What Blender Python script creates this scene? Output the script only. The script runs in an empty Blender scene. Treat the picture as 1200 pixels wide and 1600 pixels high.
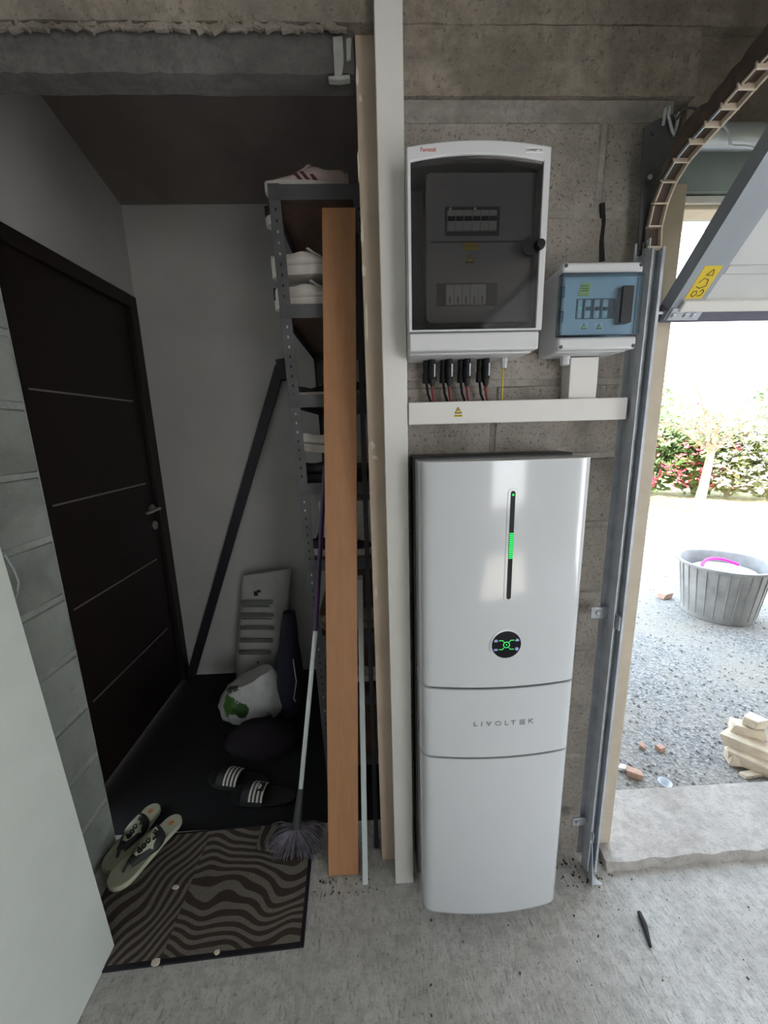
import bpy, bmesh, math, random
from mathutils import Vector, Matrix
random.seed(7)
S = bpy.context.scene
COL = S.collection

# ------------------------------------------------------------------ camera
F, PITCH, ROLL, YAW, EYE = 609.7, 0.20928, -0.02602, 0.03406, 1.5
_fw = Vector((math.sin(YAW)*math.cos(PITCH), math.cos(YAW)*math.cos(PITCH), -math.sin(PITCH)))
_r0 = Vector((math.cos(YAW), -math.sin(YAW), 0)); _u0 = _r0.cross(_fw)
_rt = _r0*math.cos(ROLL) + _u0*math.sin(ROLL); _up = -_r0*math.sin(ROLL) + _u0*math.cos(ROLL)
CAM = Vector((0, 0, EYE))
cd = bpy.data.cameras.new('camera'); cam = bpy.data.objects.new('camera', cd); COL.objects.link(cam)
cd.sensor_fit = 'VERTICAL'; cd.sensor_height = 24; cd.lens = F/1600*24; cd.clip_start = 0.02; cd.clip_end = 300
cam.matrix_world = Matrix.Translation(CAM) @ Matrix((( _rt.x, _up.x, -_fw.x), (_rt.y, _up.y, -_fw.y), (_rt.z, _up.z, -_fw.z))).to_4x4()
S.camera = cam
# ------------------------------------------------------------------ world, sun, daylight, exposure
w = bpy.data.worlds.new('World'); S.world = w; w.use_nodes = True
wn = w.node_tree.nodes; wl = w.node_tree.links
bg = wn['Background']; bg.inputs['Strength'].default_value = 7.0
tc = wn.new('ShaderNodeTexCoord'); sp = wn.new('ShaderNodeSeparateXYZ'); cr = wn.new('ShaderNodeValToRGB')
wl.new(tc.outputs['Generated'], sp.inputs[0]); wl.new(sp.outputs['Z'], cr.inputs[0]); wl.new(cr.outputs[0], bg.inputs['Color'])
cr.color_ramp.elements[0].color = (0.95, 0.97, 1, 1); cr.color_ramp.elements[1].color = (0.62, 0.79, 1, 1); cr.color_ramp.elements[1].position = 0.7
sd = bpy.data.lights.new('sun', 'SUN'); sun = bpy.data.objects.new('sun', sd); COL.objects.link(sun)
sd.energy = 34; sd.angle = 0.009; sd.color = (1, .95, .86)
_el = math.radians(50); _d = Vector((-.349*math.cos(_el), .937*math.cos(_el), -math.sin(_el)))
sun.rotation_euler = _d.to_track_quat('-Z', 'Y').to_euler(); sun.location = (4, -6, 8)
def window_light(name, loc, target_dir, sx, sy, energy, color):
    ld = bpy.data.lights.new(name, 'AREA'); ld.shape = 'RECTANGLE'; ld.size = sx; ld.size_y = sy; ld.energy = energy; ld.color = color
    o = bpy.data.objects.new(name, ld); COL.objects.link(o); o.location = loc
    o.rotation_euler = Vector(target_dir).to_track_quat('-Z', 'Z').to_euler(); return o
# daylight coming in through the side opening and the narrow rear window of the garage
window_light('side_opening_daylight', (3.28, -.9, .75), (-1, 0, 0), 1.1, 1.4, 6, (0.92, 0.97, 1.0))
window_light('rear_window_daylight', (1.75, -2.97, 1.35), (0, 1, 0), 0.9, 1.6, 2, (0.95, 0.98, 1.0))
S.view_settings.view_transform = 'Standard'; S.view_settings.look = 'None'
S.view_settings.gamma = 1; S.view_settings.use_curve_mapping = False
S.view_settings.exposure = 0.0

# ------------------------------------------------------------------ helpers
def ray(px, py): return _rt*((px-600)/F) - _up*((py-800)/F) + _fw
def at(px, py, Y):
    d = ray(px, py); return CAM + d*(Y/d.y)
def atx(px, py, X):
    d = ray(px, py); return CAM + d*(X/d.x)
def fl(px, py, z=0):
    d = ray(px, py); return CAM + d*((z-EYE)/d.z)

class MB:
    def __init__(s): s.v = []; s.f = []; s.sm = []
    def add(s, vs, fs, smooth=False):
        n = len(s.v); s.v += [Vector(p) for p in vs]
        for f in fs: s.f.append([i+n for i in f]); s.sm.append(smooth)
        return s
    def box(s, x0, x1, y0, y1, z0, z1):
        vs = [(x, y, z) for z in (z0, z1) for y in (y0, y1) for x in (x0, x1)]
        return s.add(vs, [(0,2,3,1),(4,5,7,6),(0,1,5,4),(2,6,7,3),(0,4,6,2),(1,3,7,5)])
    def cbox(s, c, sx, sy, sz, m=None):
        n = len(s.v); s.box(-sx/2, sx/2, -sy/2, sy/2, -sz/2, sz/2)
        M = Matrix.Translation(Vector(c)) @ (m.to_4x4() if m else Matrix.Identity(4))
        for i in range(n, len(s.v)): s.v[i] = M @ s.v[i]
        return s
    def prism(s, pts, axis, a, b, smooth=False):
        """pts 2D polygon; axis 'x','y','z' extrude from a to b"""
        def P(p, t):
            return {'x': (t, p[0], p[1]), 'y': (p[0], t, p[1]), 'z': (p[0], p[1], t)}[axis]
        n = len(pts); vs = [P(p, a) for p in pts] + [P(p, b) for p in pts]
        k = len(s.v); s.v += [Vector(p) for p in vs]
        s.f.append([k+i for i in range(n)][::-1]); s.sm.append(False); s.f.append([k+n+i for i in range(n)]); s.sm.append(False)
        for i in range(n):
            j = (i+1) % n; s.f.append([k+i, k+j, k+n+j, k+n+i]); s.sm.append(smooth)
        return s
    def tube(s, pts, r, seg=8, cap=True):
        pts = [Vector(p) for p in pts]; n = len(pts); rr = r if isinstance(r, (list, tuple)) else [r]*n
        k = len(s.v); prev = None
        for i, p in enumerate(pts):
            t = (pts[min(i+1, n-1)] - pts[max(i-1, 0)]).normalized()
            if prev is None:
                a = Vector((0, 0, 1)) if abs(t.z) < .9 else Vector((1, 0, 0)); u = t.cross(a).normalized()
            else: u = (prev - t*prev.dot(t)).normalized()
            prev = u; v = t.cross(u)
            for j in range(seg):
                an = 2*math.pi*j/seg; s.v.append(p + (u*math.cos(an) + v*math.sin(an))*rr[i])
        for i in range(n-1):
            for j in range(seg):
                j2 = (j+1) % seg; s.f.append([k+i*seg+j, k+i*seg+j2, k+(i+1)*seg+j2, k+(i+1)*seg+j]); s.sm.append(True)
        if cap:
            s.f.append([k+j for j in range(seg)][::-1]); s.sm.append(False)
            s.f.append([k+(n-1)*seg+j for j in range(seg)]); s.sm.append(False)
        return s
    def lathe(s, prof, c, seg=24, axis='z'):
        k = len(s.v); c = Vector(c); n = len(prof)
        for r, z in prof:
            for j in range(seg):
                a = 2*math.pi*j/seg; x, y = r*math.cos(a), r*math.sin(a)
                s.v.append(c + (Vector((x, y, z)) if axis == 'z' else Vector((x, z, y)) if axis == 'y' else Vector((z, x, y))))
        for i in range(n-1):
            for j in range(seg):
                j2 = (j+1) % seg; s.f.append([k+i*seg+j, k+i*seg+j2, k+(i+1)*seg+j2, k+(i+1)*seg+j]); s.sm.append(True)
        s.f.append([k+j for j in range(seg)]); s.sm.append(False); s.f.append([k+(n-1)*seg+j for j in range(seg)]); s.sm.append(False)
        return s
    def loft(s, rings, cap=True):
        k = len(s.v); m = len(rings[0])
        for r in rings: s.v += [Vector(p) for p in r]
        for i in range(len(rings)-1):
            for j in range(m):
                j2 = (j+1) % m; s.f.append([k+i*m+j, k+i*m+j2, k+(i+1)*m+j2, k+(i+1)*m+j]); s.sm.append(True)
        if cap:
            s.f.append([k+j for j in range(m)][::-1]); s.sm.append(True); s.f.append([k+(len(rings)-1)*m+j for j in range(m)]); s.sm.append(True)
        return s
    def xf(s, M):
        s.v = [M @ p for p in s.v]; return s
    def mesh(s, name, o=Vector((0, 0, 0))):
        me = bpy.data.meshes.new(name); me.from_pydata([tuple(p-o) for p in s.v], [], s.f)
        me.polygons.foreach_set('use_smooth', s.sm); bm = bmesh.new(); bm.from_mesh(me)
        bmesh.ops.recalc_face_normals(bm, faces=bm.faces); bm.to_mesh(me); bm.free(); me.set_sharp_from_angle(angle=.7); me.update(); return me
    def build(s, name, mat, parent=None, bevel=0, seg=2, sub=0):
        lo = Vector([min(p[i] for p in s.v) for i in range(3)]); hi = Vector([max(p[i] for p in s.v) for i in range(3)])
        o = Vector(((lo.x+hi.x)/2, (lo.y+hi.y)/2, lo.z))
        ob = bpy.data.objects.new(name, s.mesh(name, o)); COL.objects.link(ob)
        ob.data.materials.append(mat)
        place(ob, o, parent)
        if bevel:
            b = ob.modifiers.new('bevel', 'BEVEL'); b.width = bevel; b.segments = seg; b.limit_method = 'ANGLE'; b.angle_limit = .6
        if sub:
            d = ob.modifiers.new('subd', 'SUBSURF'); d.levels = sub; d.render_levels = sub
        return ob
WL = {}
def place(ob, o, parent):
    WL[ob.name] = Vector(o)
    if parent is not None:
        ob.parent = parent; ob.location = Vector(o) - WL[parent.name]
    else: ob.location = o
def tag(o, label, cat, group=None, kind=None):
    o['label'] = label; o['category'] = cat
    if group: o['group'] = group
    if kind: o['kind'] = kind
    return o
def thing(name, loc, label, cat, group=None):
    o = bpy.data.objects.new(name, None); COL.objects.link(o); o.empty_display_size = .05
    place(o, Vector(loc), None); return tag(o, label, cat, group)
def struct(o): o['kind'] = 'structure'; return o
def text(name, s, mat, parent, loc, size, rot=None, depth=.0006, sx=1, bold=0):
    cu = bpy.data.curves.new(name, 'FONT'); cu.body = s; cu.size = size; cu.extrude = depth; cu.align_x = 'CENTER'; cu.align_y = 'CENTER'; cu.offset = bold; cu.resolution_u = 3
    t = bpy.data.objects.new('tmp', cu); COL.objects.link(t)
    dg = bpy.context.evaluated_depsgraph_get(); me = bpy.data.meshes.new_from_object(t.evaluated_get(dg))
    bpy.data.objects.remove(t); bpy.data.curves.remove(cu)
    M = (rot or Matrix.Rotation(math.pi/2, 4, 'X')) @ Matrix.Scale(sx, 4, (1, 0, 0)); me.transform(M)
    ob = bpy.data.objects.new(name, me); COL.objects.link(ob); me.materials.clear(); me.materials.append(mat); place(ob, Vector(loc), parent); return ob

# ------------------------------------------------------------------ materials
def newmat(name):
    m = bpy.data.materials.new(name); m.use_nodes = True; nt = m.node_tree
    return m, nt, nt.nodes['Principled BSDF']
def coords(nt, scale=(1, 1, 1), rot=(0, 0, 0), world=False):
    t = nt.nodes.new('ShaderNodeTexCoord'); mp = nt.nodes.new('ShaderNodeMapping')
    mp.inputs['Scale'].default_value = scale; mp.inputs['Rotation'].default_value = rot
    if world:
        g = nt.nodes.new('ShaderNodeNewGeometry'); nt.links.new(g.outputs['Position'], mp.inputs[0])
    else: nt.links.new(t.outputs['Object'], mp.inputs[0])
    return mp.outputs[0]
def noise(nt, vec, scale, detail=4, rough=.6, dist=0):
    n = nt.nodes.new('ShaderNodeTexNoise'); n.inputs['Scale'].default_value = scale; n.inputs['Detail'].default_value = detail
    n.inputs['Roughness'].default_value = rough; n.inputs['Distortion'].default_value = dist; nt.links.new(vec, n.inputs['Vector']); return n.outputs['Fac']
def ramp(nt, fac, stops):
    r = nt.nodes.new('ShaderNodeValToRGB'); e = r.color_ramp.elements
    while len(e) < len(stops): e.new(.5)
    for i, (p, c) in enumerate(stops):
        e[i].position = p; e[i].color = (*c, 1) if not isinstance(c, (int, float)) else (c, c, c, 1)
    nt.links.new(fac, r.inputs[0]); return r.outputs[0]
def mix(nt, fac, a, b, mode='MIX'):
    m = nt.nodes.new('ShaderNodeMix'); m.data_type = 'RGBA'; m.blend_type = mode
    for s, v in ((m.inputs[0], fac), (m.inputs[6], a), (m.inputs[7], b)):
        if hasattr(v, 'links') or hasattr(v, 'is_linked'): nt.links.new(v, s)
        elif isinstance(v, (int, float)): s.default_value = v
        else: s.default_value = (*v, 1)
    return m.outputs[2]
def bump(nt, b, h, strength, dist=.01):
    n = nt.nodes.new('ShaderNodeBump'); n.inputs['Strength'].default_value = strength; n.inputs['Distance'].default_value = dist
    nt.links.new(h, n.inputs['Height']); nt.links.new(n.outputs[0], b.inputs['Normal'])
def plain(name, c, rough=.5, metal=0, var=.12, scale=8, bmp=0, coat=0, world=False, bscale=60):
    m, nt, b = newmat(name); v = coords(nt, world=world)
    c2 = tuple(max(0, x*(1-var*2)) for x in c); c3 = tuple(min(1, x*(1+var)) for x in c)
    nt.links.new(ramp(nt, noise(nt, v, scale, 5), [(.3, c2), (.7, c3)]), b.inputs['Base Color'])
    b.inputs['Roughness'].default_value = rough; b.inputs['Metallic'].default_value = metal
    if coat: b.inputs['Coat Weight'].default_value = coat; b.inputs['Coat Roughness'].default_value = .06
    if bmp: bump(nt, b, noise(nt, v, bscale, 6, .7), bmp, .004)
    return m
def emit(name, c, s):
    m, nt, b = newmat(name); b.inputs['Base Color'].default_value = (*c, 1); b.inputs['Emission Color'].default_value = (*c, 1); b.inputs['Emission Strength'].default_value = s
    v = coords(nt); nt.links.new(ramp(nt, noise(nt, v, 30), [(0, tuple(x*.9 for x in c)), (1, c)]), b.inputs['Emission Color']); return m
def tinted(name, tint, gloss=.06):
    m = bpy.data.materials.new(name); m.use_nodes = True; nt = m.node_tree; nt.nodes.clear()
    o = nt.nodes.new('ShaderNodeOutputMaterial'); mx = nt.nodes.new('ShaderNodeMixShader'); t = nt.nodes.new('ShaderNodeBsdfTransparent'); g = nt.nodes.new('ShaderNodeBsdfGlossy'); f = nt.nodes.new('ShaderNodeFresnel')
    v = coords(nt); nt.links.new(ramp(nt, noise(nt, v, 3), [(.3, tuple(x*.94 for x in tint)), (.7, tint)]), t.inputs[0])
    g.inputs['Roughness'].default_value = gloss; f.inputs[0].default_value = 1.5
    nt.links.new(f.outputs[0], mx.inputs[0]); nt.links.new(t.outputs[0], mx.inputs[1]); nt.links.new(g.outputs[0], mx.inputs[2]); nt.links.new(mx.outputs[0], o.inputs[0]); return m
def concrete(name, lo, hi, stain, scale=3, bmp=.5, streak=None, speck=.35):
    m, nt, b = newmat(name); v = coords(nt, world=True)
    base = ramp(nt, noise(nt, v, scale, 10, .68), [(.28, lo), (.72, hi)])
    st = ramp(nt, noise(nt, v, scale*.8, 8, .62, .5), [(.46, 0), (.66, .85)])
    c = mix(nt, st, base, stain)
    hv = coords(nt, (1.2, 1.2, 9), world=True)
    c = mix(nt, ramp(nt, noise(nt, hv, 1.6, 6, .6), [(.5, 0), (.72, .6)]), c, tuple(x*.72 for x in lo))
    c = mix(nt, ramp(nt, noise(nt, v, 28, 5, .75), [(.40, .5), (.56, 0)]), c, tuple(x*.7 for x in lo))
    sp = ramp(nt, noise(nt, v, 95, 4, .75), [(.36, speck), (.425, 0)])
    c = mix(nt, sp, c, tuple(x*.35 for x in lo))
    h = noise(nt, v, 40, 9, .8)
    if streak:
        s2 = coords(nt, (120, 26, 20), (0, 0, streak), world=True); n2 = noise(nt, s2, 1, 5, .7)
        k = ramp(nt, n2, [(.35, .8), (.42, 0)]); c = mix(nt, k, c, tuple(x*.55 for x in lo))
        k2 = ramp(nt, n2, [(.60, 0), (.72, .5)]); c = mix(nt, k2, c, tuple(min(1, x*1.2) for x in hi))
        h = mix(nt, .55, h, n2)
    nt.links.new(c, b.inputs['Base Color']); b.inputs['Roughness'].default_value = .9; bump(nt, b, h, bmp, .012); return m
def blockmat(name, lo, hi, bmp=.6, pores=True):
    m, nt, b = newmat(name); v = coords(nt, world=True)
    oi = nt.nodes.new('ShaderNodeObjectInfo')
    base = ramp(nt, noise(nt, v, 6, 8, .7), [(.25, lo), (.75, hi)])
    base = mix(nt, ramp(nt, oi.outputs['Random'], [(0, .0), (1, .35)]), base, tuple(x*.62 for x in lo))
    base = mix(nt, ramp(nt, noise(nt, v, 4, 8, .65, .6), [(.48, 0), (.68, .7)]), base, tuple(x*.55 for x in lo))
    n = noise(nt, v, 110, 6, .8)
    if pores: base = mix(nt, ramp(nt, n, [(.38, .9), (.455, 0)]), base, tuple(x*.3 for x in lo))
    nt.links.new(base, b.inputs['Base Color']); b.inputs['Roughness'].default_value = .95; bump(nt, b, n, bmp, .006); return m

M = {}
M['floor'] = concrete('garage concrete floor', (.46, .44, .41), (.74, .72, .685), (.58, .555, .52), 2.5, .7, streak=.6, speck=.6)
M['step'] = concrete('threshold concrete', (.44, .41, .38), (.62, .58, .54), (.36, .32, .28), 4, .6)
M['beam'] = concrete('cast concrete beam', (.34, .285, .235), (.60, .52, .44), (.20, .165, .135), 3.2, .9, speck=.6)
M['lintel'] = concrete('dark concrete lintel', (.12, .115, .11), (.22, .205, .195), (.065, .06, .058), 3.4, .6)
M['block'] = blockmat('grey masonry block', (.36, .32, .28), (.58, .525, .465), .9)
M['block_left'] = blockmat('pale green grey block', (.27, .29, .26), (.37, .39, .355), .35, False)
M['mortar'] = concrete('block mortar', (.38, .35, .315), (.56, .52, .475), (.30, .27, .24), 8, .8)
M['mortar_left'] = concrete('pale mortar', (.36, .38, .345), (.46, .48, .44), (.33, .34, .31), 8, .6)
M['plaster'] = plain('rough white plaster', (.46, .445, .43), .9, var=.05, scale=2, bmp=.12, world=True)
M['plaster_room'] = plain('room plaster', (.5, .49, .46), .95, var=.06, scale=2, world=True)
M['slope'] = plain('reddish shaded ceiling plaster', (.20, .165, .155), .95, var=.12, scale=2.5, bmp=.2, world=True)  # reddish plaster, darkened in its colour to hold the nook's shadow
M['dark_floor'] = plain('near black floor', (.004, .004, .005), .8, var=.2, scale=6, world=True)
M['patch'] = plain('white filler', (.36, .36, .345), .9, var=.2, bmp=.5)
M['door'] = plain('dark wenge door', (.012, .005, .004), .5, var=.25, scale=12)
M['chrome'] = plain('brushed metal', (.55, .55, .54), .28, 1, var=.05)
M['inlay'] = plain('metal inlay', (.38, .35, .31), .35, .7, var=.05)
M['white_board'] = plain('white painted board', (.66, .70, .65), .75, var=.05, scale=3, bmp=.06, world=True)
M['gloss_white'] = plain('glossy white shell', (.60, .615, .635), .14, var=.006, coat=.5)
M['pvc'] = plain('white pvc', (.72, .695, .66), .4, var=.03, scale=3)
M['abs'] = plain('light grey abs', (.64, .64, .65), .38, var=.02, scale=4)
M['abs_in'] = plain('grey inner panel', (.42, .42, .43), .5, var=.04)
M['black'] = plain('black plastic', (.008, .008, .009), .5, var=.2); M['black'].node_tree.nodes['Principled BSDF'].inputs['Specular IOR Level'].default_value = .3
M['black_case'] = plain('black metal case', (.018, .018, .02), .5, var=.2)
M['dark'] = plain('dark grey plastic', (.06, .06, .065), .5, var=.2)
M['screen'] = plain('black display glass', (.003, .004, .007), .22, var=.1); M['screen'].node_tree.nodes['Principled BSDF'].inputs['Specular IOR Level'].default_value = .25
M['green'] = emit('green led', (.01, .80, .12), 1.1)
M['green_dim'] = emit('green display line', (.05, .75, .15), .8)
M['icon'] = emit('violet display icon', (.3, .3, .55), .35)
M['logo'] = plain('mirror lettering', (.45, .46, .48), .12, 1, var=.02)
M['red'] = plain('red print', (.55, .06, .05), .5, var=.05)
M['ink'] = plain('black ink', (.015, .014, .012), .6, var=.1)
M['paper'] = plain('white sticker', (.8, .8, .78), .5, var=.03)
M['yellow'] = plain('yellow sticker', (.72, .52, .03), .5, var=.06)
M['lemon'] = plain('pale yellow sticker', (.70, .70, .16), .5, var=.05)
M['smoke'] = tinted('smoked window', (.66, .65, .655))
M['blue'] = tinted('blue clear cover', (.79, .91, .985))
M['redcable'] = plain('red cable', (.17, .010, .010), .5, var=.1)
M['greenyellow'] = plain('yellow cable', (.62, .50, .04), .5, var=.2, scale=90)
M['steel'] = plain('galvanised steel', (.54, .57, .62), .4, .2, var=.12, scale=14)
M['steel_bright'] = plain('bright zinc', (.60, .63, .67), .3, .5, var=.2, scale=22)
M['plate'] = plain('dull dark plate', (.10, .10, .105), .5, .4, var=.2, scale=9)
M['brown'] = plain('brown plastic guide', (.10, .065, .05), .6, var=.2)
M['brown_edge'] = plain('pale guide rib', (.74, .62, .50), .5, var=.1)
M['door_grey'] = plain('grey painted steel', (.30, .33, .36), .45, .1, var=.05)
M['door_panel'] = plain('pale grey door skin', (.58, .59, .58), .55, var=.05, scale=5)
M['seal'] = plain('violet grey rubber', (.13, .125, .17), .5, var=.1)
M['frame'] = plain('cream door frame', (.55, .47, .36), .5, var=.08)
M['greenish'] = plain('grey green panel', (.33, .39, .38), .5, .2, var=.08)
M['alu'] = plain('aluminium tube', (.55, .58, .60), .35, .7, var=.08)
M['soffit'] = plain('white soffit', (.85, .78, .74), .9, var=.03, world=True)
M['render'] = plain('exterior render', (.75, .68, .6), .9, var=.06, world=True)
M['beige'] = plain('beige painted board', (.58, .46, .36), .7, var=.08, scale=5, bmp=.15)
M['chip'] = plain('cream chip', (.78, .70, .58), .8, var=.06)
M['wood'] = None
M['shelf'] = plain('grey slotted steel', (.10, .10, .105), .5, .2, var=.15, scale=10)
M['shelf_board'] = plain('brown shelf board', (.14, .085, .06), .7, var=.15, scale=12)
M['hole'] = plain('slot hole', (.01, .01, .01), .9, var=.1)
M['rod'] = plain('black flat bar', (.012, .011, .018), .5, var=.2)
M['purple'] = plain('purple pole', (.055, .018, .085), .35, var=.1)
M['pole_white'] = plain('white pole', (.62, .66, .66), .35, var=.03)
M['bristle'] = plain('grey bristles', (.13, .115, .14), .8, var=.3, scale=40)
M['sole_cream'] = plain('pale green foam', (.42, .43, .31), .8, var=.06, scale=30)
M['strap'] = plain('black strap', (.012, .014, .012), .6, var=.1)
M['strap_panel'] = plain('pale strap panel', (.40, .42, .30), .7, var=.05)
M['orange'] = plain('orange print', (.55, .2, .05), .7, var=.1)
M['shoe_white'] = plain('off white leather', (.62, .57, .53), .55, var=.06, scale=20)
M['shoe_pink'] = plain('pale pink leather', (.56, .44, .41), .6, var=.06, scale=20)
M['shoe_black'] = plain('black leather', (.012, .011, .012), .5, var=.2)
M['shoe_beige'] = plain('beige suede', (.35, .27, .21), .9, var=.1, scale=25)
M['shoe_dark'] = plain('dark violet fabric', (.035, .02, .04), .8, var=.2)
M['maroon'] = plain('maroon stripe', (.12, .03, .035), .6, var=.1)
M['lace'] = plain('shoe lace', (.5, .46, .43), .8, var=.1)
M['sole_dark'] = plain('black rubber', (.018, .018, .02), .6, var=.2)
M['bag'] = None
M['gravel'] = None

def woodmat():
    m, nt, b = newmat('orange beech veneer'); v = coords(nt, (55, 55, 1.2)); n = noise(nt, v, 1, 5, .6, .4)
    nt.links.new(ramp(nt, n, [(.25, (.40, .19, .09)), (.75, (.49, .245, .12))]), b.inputs['Base Color']); b.inputs['Roughness'].default_value = .5; return m
M['wood'] = woodmat()
def zebra():
    m, nt, b = newmat('zebra stripe mat'); v = coords(nt)
    sx = nt.nodes.new('ShaderNodeSeparateXYZ'); nt.links.new(v, sx.inputs[0])
    def stripes(rot, sc, dist):
        c = coords(nt, (1, 1, 1), (0, 0, rot)); wv = nt.nodes.new('ShaderNodeTexWave'); wv.wave_type = 'BANDS'; wv.bands_direction = 'Y'
        wv.inputs['Scale'].default_value = sc; wv.inputs['Distortion'].default_value = dist; wv.inputs['Detail'].default_value = .6; wv.inputs['Detail Scale'].default_value = .55
        nt.links.new(c, wv.inputs['Vector']); return wv.outputs['Fac']
    a = stripes(.12, 10.5, 17); c2 = stripes(-1.0, 10.5, 13); d = stripes(1.45, 11, 14)
    q = ramp(nt, sx.outputs['X'], [(.0, 1), (.001, 0)])
    def gt(sock, t):
        g = nt.nodes.new('ShaderNodeMath'); g.operation = 'GREATER_THAN'; nt.links.new(sock, g.inputs[0]); g.inputs[1].default_value = t; return g.outputs[0]
    r = mix(nt, gt(sx.outputs['X'], -.06), c2, a)
    up = nt.nodes.new('ShaderNodeMath'); up.operation = 'MULTIPLY'; nt.links.new(gt(sx.outputs['X'], .13), up.inputs[0]); nt.links.new(gt(sx.outputs['Y'], .1), up.inputs[1])
    r = mix(nt, up.outputs[0], r, d)
    k = ramp(nt, r, [(.48, 0), (.58, 1)])
    fine = noise(nt, v, 220, 3)
    col = mix(nt, k, (.055, .036, .028), (.20, .175, .145)); col = mix(nt, ramp(nt, fine, [(.3, .35), (.6, 0)]), col, (.03, .025, .02))
    nt.links.new(col, b.inputs['Base Color']); b.inputs['Roughness'].default_value = .95; bump(nt, b, fine, .5, .004); return m
M['zebra'] = zebra()
def gravelmat():
    m, nt, b = newmat('crushed gravel'); v = coords(nt, world=True)
    vo = nt.nodes.new('ShaderNodeTexVoronoi'); vo.inputs['Scale'].default_value = 90; nt.links.new(v, vo.inputs['Vector'])
    g = nt.nodes.new('ShaderNodeSeparateColor'); nt.links.new(vo.outputs['Color'], g.inputs[0])
    c = ramp(nt, g.outputs[0], [(0, (.15, .15, .15)), (.5, (.24, .235, .225)), (1, (.37, .36, .335))])
    c = mix(nt, ramp(nt, noise(nt, v, 1.6, 6), [(.42, 0), (.62, .8)]), c, (.32, .295, .25))
    nt.links.new(c, b.inputs['Base Color']); b.inputs['Roughness'].default_value = .95; bump(nt, b, vo.outputs['Distance'], .6, .006); return m
M['gravel'] = gravelmat()
M['stone'] = blockmat('loose pebble', (.28, .28, .275), (.42, .41, .385), .2, False)
M['grass'] = plain('dry lawn', (.46, .40, .20), .95, var=.25, scale=5, bmp=.6, world=True)
M['leaf'] = plain('oleander leaf', (.16, .25, .07), .6, var=.35, scale=9, world=True)
M['leaf2'] = plain('pale leaf', (.30, .33, .14), .6, var=.3, scale=9, world=True)
M['flower'] = plain('red blossom', (.72, .09, .14), .7, var=.25, scale=9, world=True)
M['blossom'] = plain('white blossom', (.85, .82, .78), .7, var=.1, scale=9, world=True)
M['bark'] = plain('pale bark', (.36, .29, .23), .9, var=.2, scale=18, bmp=.6)
M['tub'] = plain('grey rubber tub', (.30, .30, .29), .7, var=.2, scale=5, bmp=.1)
M['pink'] = plain('magenta plastic', (.85, .02, .35), .4, var=.05)
M['limestone'] = plain('cream stone', (.72, .62, .48), .9, var=.12, scale=14, bmp=.4)
M['terracotta'] = plain('broken brick', (.52, .33, .25), .9, var=.15, scale=16, bmp=.4)
M['white_plastic'] = plain('white polythene', (.55, .55, .53), .45, var=.06, scale=10)
M['sack'] = plain('pale woven sack', (.36, .36, .33), .6, var=.1, scale=8, bmp=.2, bscale=20)
M['sack_print'] = plain('olive grey print', (.12, .125, .105), .7, var=.1)
M['leafprint'] = plain('green leaf print', (.025, .06, .012), .6, var=.35, scale=30)
M['navy'] = plain('navy cloth', (.015, .016, .03), .9, var=.2, scale=20, bmp=.3)
def bagmat():
    m, nt, b = newmat('printed carrier bag'); v = coords(nt); n = noise(nt, v, 22, 4, .6)
    def spot(c, r):
        d = nt.nodes.new('ShaderNodeVectorMath'); d.operation = 'DISTANCE'; nt.links.new(v, d.inputs[0]); d.inputs[1].default_value = c
        a = nt.nodes.new('ShaderNodeMath'); a.operation = 'MULTIPLY_ADD'; nt.links.new(n, a.inputs[0]); a.inputs[1].default_value = .09; nt.links.new(d.outputs['Value'], a.inputs[2])
        return ramp(nt, a.outputs[0], [(r, 1), (r+.006, 0)])
    base = ramp(nt, noise(nt, v, 9, 4), [(.3, (.42, .42, .40)), (.7, (.56, .56, .54))])
    c = mix(nt, spot((-.095, -.09, .115), .098), base, (.055, .13, .02)); c = mix(nt, spot((-.035, -.105, .10), .083), c, (.02, .06, .012))
    c = mix(nt, spot((-.10, -.06, .215), .085), c, (.05, .075, .035)); c = mix(nt, spot((.10, -.085, .035), .066), c, (.10, .10, .095))
    nt.links.new(c, b.inputs['Base Color']); b.inputs['Roughness'].default_value = .4; bump(nt, b, noise(nt, v, 30, 3), .35, .01); return m
M['bagprint'] = bagmat()
M['slab'] = plain('roof slab', (.5, .47, .43), .95, var=.1, world=True)
M['twig'] = plain('burnt stick', (.03, .028, .03), .8, var=.3, scale=30, bmp=.5)
M['dirt'] = plain('brown dirt crumb', (.10, .078, .06), .95, var=.4, scale=60, world=True)
M['clear'] = plain('pale cup plastic', (.72, .78, .85), .25, var=.05)

# ================================================================== STRUCTURE
YW = 1.082          # face of the wall that carries the inverter
XL = -1.005         # face of the left block wall
def sbox(name, mat, *b, parent=None, bevel=0):
    o = MB().box(*b).build(name, mat, parent, bevel); return struct(o) if parent is None else o
sbox('floor', M['floor'], XL-.2, 3.3, -3.0, 1.25, -.12, 0)
sbox('floor_nook', M['dark_floor'], -1.25, .12, 1.25, 2.3, -.12, 0.001)
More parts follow.
